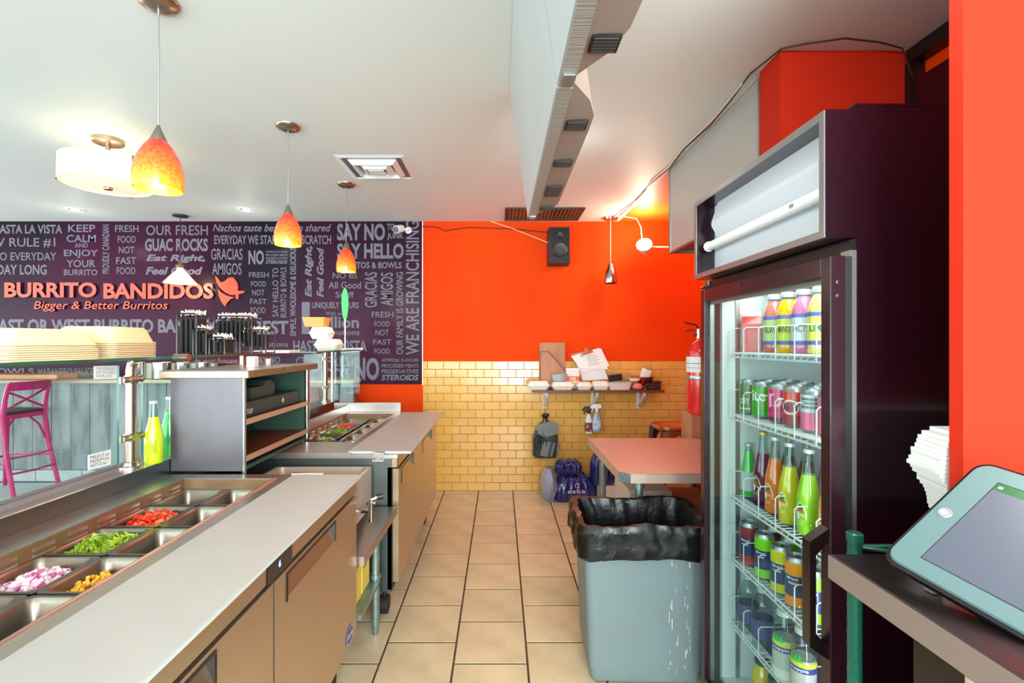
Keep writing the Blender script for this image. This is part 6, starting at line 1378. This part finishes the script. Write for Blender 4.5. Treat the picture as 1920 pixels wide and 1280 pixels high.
g.build('screen', 'screen', tbt)
g = G(); g.box(sx1_-0.014, sx1_, sy0, L2-0.04, 0.0034, 0.0037, 0, TI); g.box(sx0_+0.075, sx0_+0.105, sy0+0.10, sy0+0.17, 0.0034, 0.0037, 1, TI); g.box(sx1_-0.010, sx1_-0.005, sy0+0.004, sy0+0.010, 0.0037, 0.0039, 1, TI); g.build('screen_menu', ['screen_green', 'screen_white'], tbt)
g = G(); g.box(sx0_-0.0015, sx1_+0.0015, sy0-0.0015, L2-0.0385, 0.0025, 0.0031, 0, TI); g.build('screen_border', 'ink', tbt)
g = G(); g.lathe([(0.010, 0.003), (0.009, 0.0042), (0.006, 0.0042), (0.005, 0.003), (0.001, 0.003)], (L1/2, 0.019, 0), 20, 0, False, True, TI); g.lathe([(0.0048, 0.0031), (0.001, 0.0033)], (L1/2, 0.019, 0), 14, 1, False, True, TI); g.build('home_button', ['alu', 'white'], tbt)
g = G(); b = P1+e1n*L1*0.5+e2n*L2*0.5-nr*0.02-P1
g.tube([b, Vector((b.x+0.02, b.y, 0.982-P1.z+0.02)), Vector((b.x+0.02, b.y, 0.982-P1.z))], 0.02, 12); g.lathe([(0.07, 0.0), (0.07, 0.008), (0.05, 0.012)], (b.x+0.02, b.y, 0.981-P1.z), 24, 0, True, True); g.build('stand', 'black', tbt)
g = G()
for q in (0.06, 0.13, 0.20): 
    c = e2n*q+e1n*0.01-nr*0.025; g.box(c.x-0.008, c.x+0.006, c.y-0.008, c.y+0.008, 0.981-P1.z, c.z+0.004)
g.build('foot', 'alu', tbt)
# black panel high on the right
bp = empty('black_panel', (1.58, 1.4, 1.9), 'dark glossy panel under a black beam at the upper right', 'panel')
g = G(); g.box(1.55, 1.598, 0.90, 1.865, 1.892, 2.335); LP(g, 'panel_board', 'purple', bp)
g = G(); g.box(1.545, 1.598, 0.90, 1.868, 2.41, 2.462); LP(g, 'beam', 'black', bp)
g = G(); g.box(1.54, 1.598, 1.845, 1.868, 1.9, 2.41); LP(g, 'upright', 'black', bp)

# ================================================================ things on the glass shelf and slab
def lidstack(cx, cy, z0, n, w, d, rz, labels, grp, h=0.055, gap=0.0075):
    proto = None
    for k in range(n):
        if proto is None:
            proto = clamshell(cx, cy, z0, w, d, h, labels[0], grp, 'pulp', half=True); proto.name = 'container_lid'; proto['category'] = 'container lid'; proto.rotation_euler[2] = rz
        else:
            c = copy_tree(proto); c.location = (cx+random.uniform(-.0015, .0015), cy+random.uniform(-.0015, .0015), z0+k*gap); c['label'] = labels[1].replace('cream lid inside', ['', 'second', 'third', 'fourth', 'fifth', 'sixth', 'seventh', 'eighth', 'ninth'][k]+' cream lid from the bottom of') if k < n-1 else labels[2]
zg = 1.2975
lidstack(-1.43, 1.50, zg, 8, 0.20, 0.27, math.radians(80-90), ('lowest cream lid of the nearer stack on the glass shelf', 'cream lid inside the nearer nested stack on the glass shelf', 'topmost cream lid of the nearer nested stack on the glass shelf'), 'nearer stack of cream container lids', 0.05, 0.0065)
lidstack(-1.47, 1.83, zg, 9, 0.22, 0.27, math.radians(6), ('lowest cream lid of the farther stack on the glass shelf', 'cream lid inside the farther nested stack on the glass shelf', 'topmost cream lid of the farther nested stack on the glass shelf'), 'farther stack of cream container lids', 0.06, 0.0065)
def rack(cx, cy, z, label, big=True, rz=0.0):
    """stepped black wire rack holding rows of dark packets with pale curled ties"""
    r_ = empty('packet_rack', (cx, cy, z), label, 'rack', 'black wire packet racks', rz)
    steps = ((0.0, 0.19, 0.19), (0.13, 0.12, 0.13)) if big else ((0.0, 0.19, 0.09), (0.075, 0.12, 0.06), (0.15, 0.08, 0.07))
    x = 0
    for i, (x0, h, w) in enumerate(steps):
        g = G()
        for y in (-0.05, 0.05):
            g.tube([(x0, y, 0), (x0, y, h-0.01), (x0+0.01, y, h), (x0+w-0.01, y, h), (x0+w, y, h-0.01), (x0+w, y, 0)], 0.0035, 6)
        for q in (0, w*0.5, w): g.tube([(x0+q, -0.05, h-0.01), (x0+q, 0.05, h-0.01)], 0.003, 6); g.tube([(x0+q, -0.05, 0.004), (x0+q, 0.05, 0.004)], 0.003, 6)
        g.build('frame', 'black', r_)
        n = int(w/0.022)
        for k in range(n):
            g = G(); px = x0+0.012+k*0.022; hh_ = h-0.022
            g.cbox(px-0.006, px+0.006, -0.04+0.01*i, 0.04, hh_*0.35 if big else 0.01, hh_, 0.002, 0)
            g.build('packet', 'rubber', r_)
            g = G()
            pts = [(px+0.007*math.sin(t*1.3+k), -0.042+0.084*t/26, hh_+0.010+0.016*abs(math.sin(t*1.9+k*0.7))+0.008*(t % 3)) for t in range(27)]
            g.tube(pts, 0.0022, 4)
            g.build('curled_tie', 'foam', r_)
rack(X(350, 2.35), 2.33, zg, 'narrow stepped black wire rack with pale curled ties, beside the lids', False)
rack(X(413, 2.55), 2.55, zg, 'wide stepped black wire rack with pale curled ties, left of the word BEST', True)
g = G(); g.cbox(X(478, 2.62), X(545, 2.62), 2.6, 2.75, zg, zg+0.014, 0.002); tag(recentre(g.build('white_tray', 'foam')), 'flat pale tray on the glass shelf right of the wire racks', 'tray')
Yc = 3.6
GS = 'white takeout boxes stacked at the end of the glass shelf'
clamshell(X(617, Yc), Yc, zg, 0.185, 0.17, 0.082, 'lowest and widest white takeout box of the shelf-end stack', GS)
x2 = X(604, Yc)
clamshell(X(604, Yc), Yc, zg+0.082, 0.155, 0.15, 0.088, 'second white takeout box of the shelf-end stack, below the orange tray', GS)
g = G(); zt = zg+0.171; cx = X(594, Yc)
g.loft([rrect(cx, Yc, 0.135, 0.12, 0.01, zt), rrect(cx, Yc, 0.165, 0.15, 0.012, zt+0.068), rrect(cx, Yc, 0.160, 0.145, 0.012, zt+0.068), rrect(cx, Yc, 0.130, 0.115, 0.01, zt+0.004)], 0, True, True)
tag(recentre(g.build('card_tray', 'tray_orange')), 'orange-brown card tray on top of the white takeout box stack', 'tray')
# green paddle sign on a stick
Yk = 4.0; kx = X(647, Yk)
k = empty('table_marker', (kx, Yk, zg), 'green oval marker on a thin clear stick at the end of the glass shelf', 'marker')
g = G(); g.lathe([(0.03, 0), (0.028, 0.008), (0.006, 0.012)], (0, 0, 0), 18, 0, True, True); g.tube([(0, 0, 0.008), (0.0, 0, 0.25)], 0.006, 8); g.build('stick', 'white', k)
M['greenpad'] = mat('green_marker', (70, 200, 110), 0.4, rgb2=(50, 170, 90), nscale=60)
zb_ = Z(601, Yk)-zg; ht = 61*Yk/F; n = 20
P = [(0.028*math.cos(2*PI*i/n)*(1+0.1*math.sin(2*PI*i/n)), zb_+ht/2+ht/2*math.sin(2*PI*i/n)) for i in range(n)]
g = G(); g.add([(x, -0.004, z) for x, z in P]+[(x, 0.004, z) for x, z in P], [list(range(n)), list(range(n, 2*n))[::-1]]+[[i, (i+1) % n, n+(i+1) % n, n+i] for i in range(n)]); g.build('paddle', 'greenpad', k)
# bits on the slab
g = G(); g.cbox(X(466, 2.2), X(481, 2.2), 2.18, 2.22, 1.2405, 1.2405+0.05, 0.002); tag(recentre(g.build('card_holder', 'paper')), 'small white card standing on the slab under the glass shelf', 'card')
g = G(); g.cbox(X(502, 2.5), X(508, 2.5), 2.48, 2.50, 1.2405, 1.2405+0.03, 0.001); tag(recentre(g.build('card_holder', 'paper')), 'tiny white tag standing on the slab near its far end', 'card')
g = G(); g.cbox(-1.17, -1.155, 2.40, 2.415, 1.2405, 1.2865, 0.001)
sp_ = empty('shelf_stub', (X(455, 2.45), 2.45, 1.2405), 'short steel post holding the glass shelf above the worn slab', 'post')
g = G(); g.tube([(0, 0, 0), (0, 0, 0.046)], 0.014, 12); g.build('tube', 'nickel', sp_)
# lime soda on the ledge
def ledge_bottle(x, y, liq, lb):
    b = bottle(x, y, 0.88, 0.245, 0.033, liq, (200, 204, 200), lb, 'soda bottles on the ledge', 0.74, None, 'soda', neckr=0.013)
    g = G()
    for q in range(8): text_cyl(g, 'IIIIII', 0, 0, 0.0335, 0.045+q*0.006, 0.004, 0.02, math.radians(-60), 0, 0.0)
    g.build('label_print', 'ink', b)
ledge_bottle(-1.362, 1.93, (196, 222, 20), 'lime yellow soda bottle standing on the ledge by the steel partition')
ledge_bottle(-1.40, 2.08, (60, 190, 80), 'green soda bottle hidden behind the steel partition edge')
# notes taped to the glass
def note(corners, y, name, label, lines, mirror=False, m='paper'):
    xg = -1.3965
    # the glass plane is x = -1.3965 ; (u, v) picks depth along the pane
    P = []
    for u, v in corners:
        Y = xg*F/(u-CU); P.append(Vector((xg, Y, Z(v, Y))))
    g = G(); g.add(P+[p-Vector((0.0008, 0, 0)) for p in P], [(0, 1, 2, 3), (7, 6, 5, 4), (0, 4, 5, 1), (1, 5, 6, 2), (2, 6, 7, 3), (3, 7, 4, 0)], 0)
    bl, br, tr, tl = P
    for i, t in enumerate(lines):
        f0 = 0.70-i*0.27
        o = bl+(tl-bl)*f0+(br-bl)*0.08+Vector((0.0004, 0, 0)); ex = (br-bl)*(0.84 if i != 2 else 0.7); ey = (tl-bl)*0.20
        if mirror: o = o+ex; ex = -ex
        text_plane(g, t, o, ex, ey, 1, 0.0, 0.1)
    return tag(recentre(g.build(name, [m, 'ink' if not mirror else 'greyink'])), label, 'paper note')
note([(165, 882), (208, 871), (208, 842), (165, 853)], 0, 'paper_note', 'handwritten mild, medium and hot note taped low on the glass screen', ['MILD-2 oz', 'MEDIUM-2oz', 'HOT-2 oz'])
note([(176, 711), (219, 710), (219, 685), (176, 686)], 0, 'paper_note', 'printed paper seen from behind, taped high on the glass screen', ['PLEASE DO NOT', 'LEAN ON THE', 'GLASS'], True, 'paper')
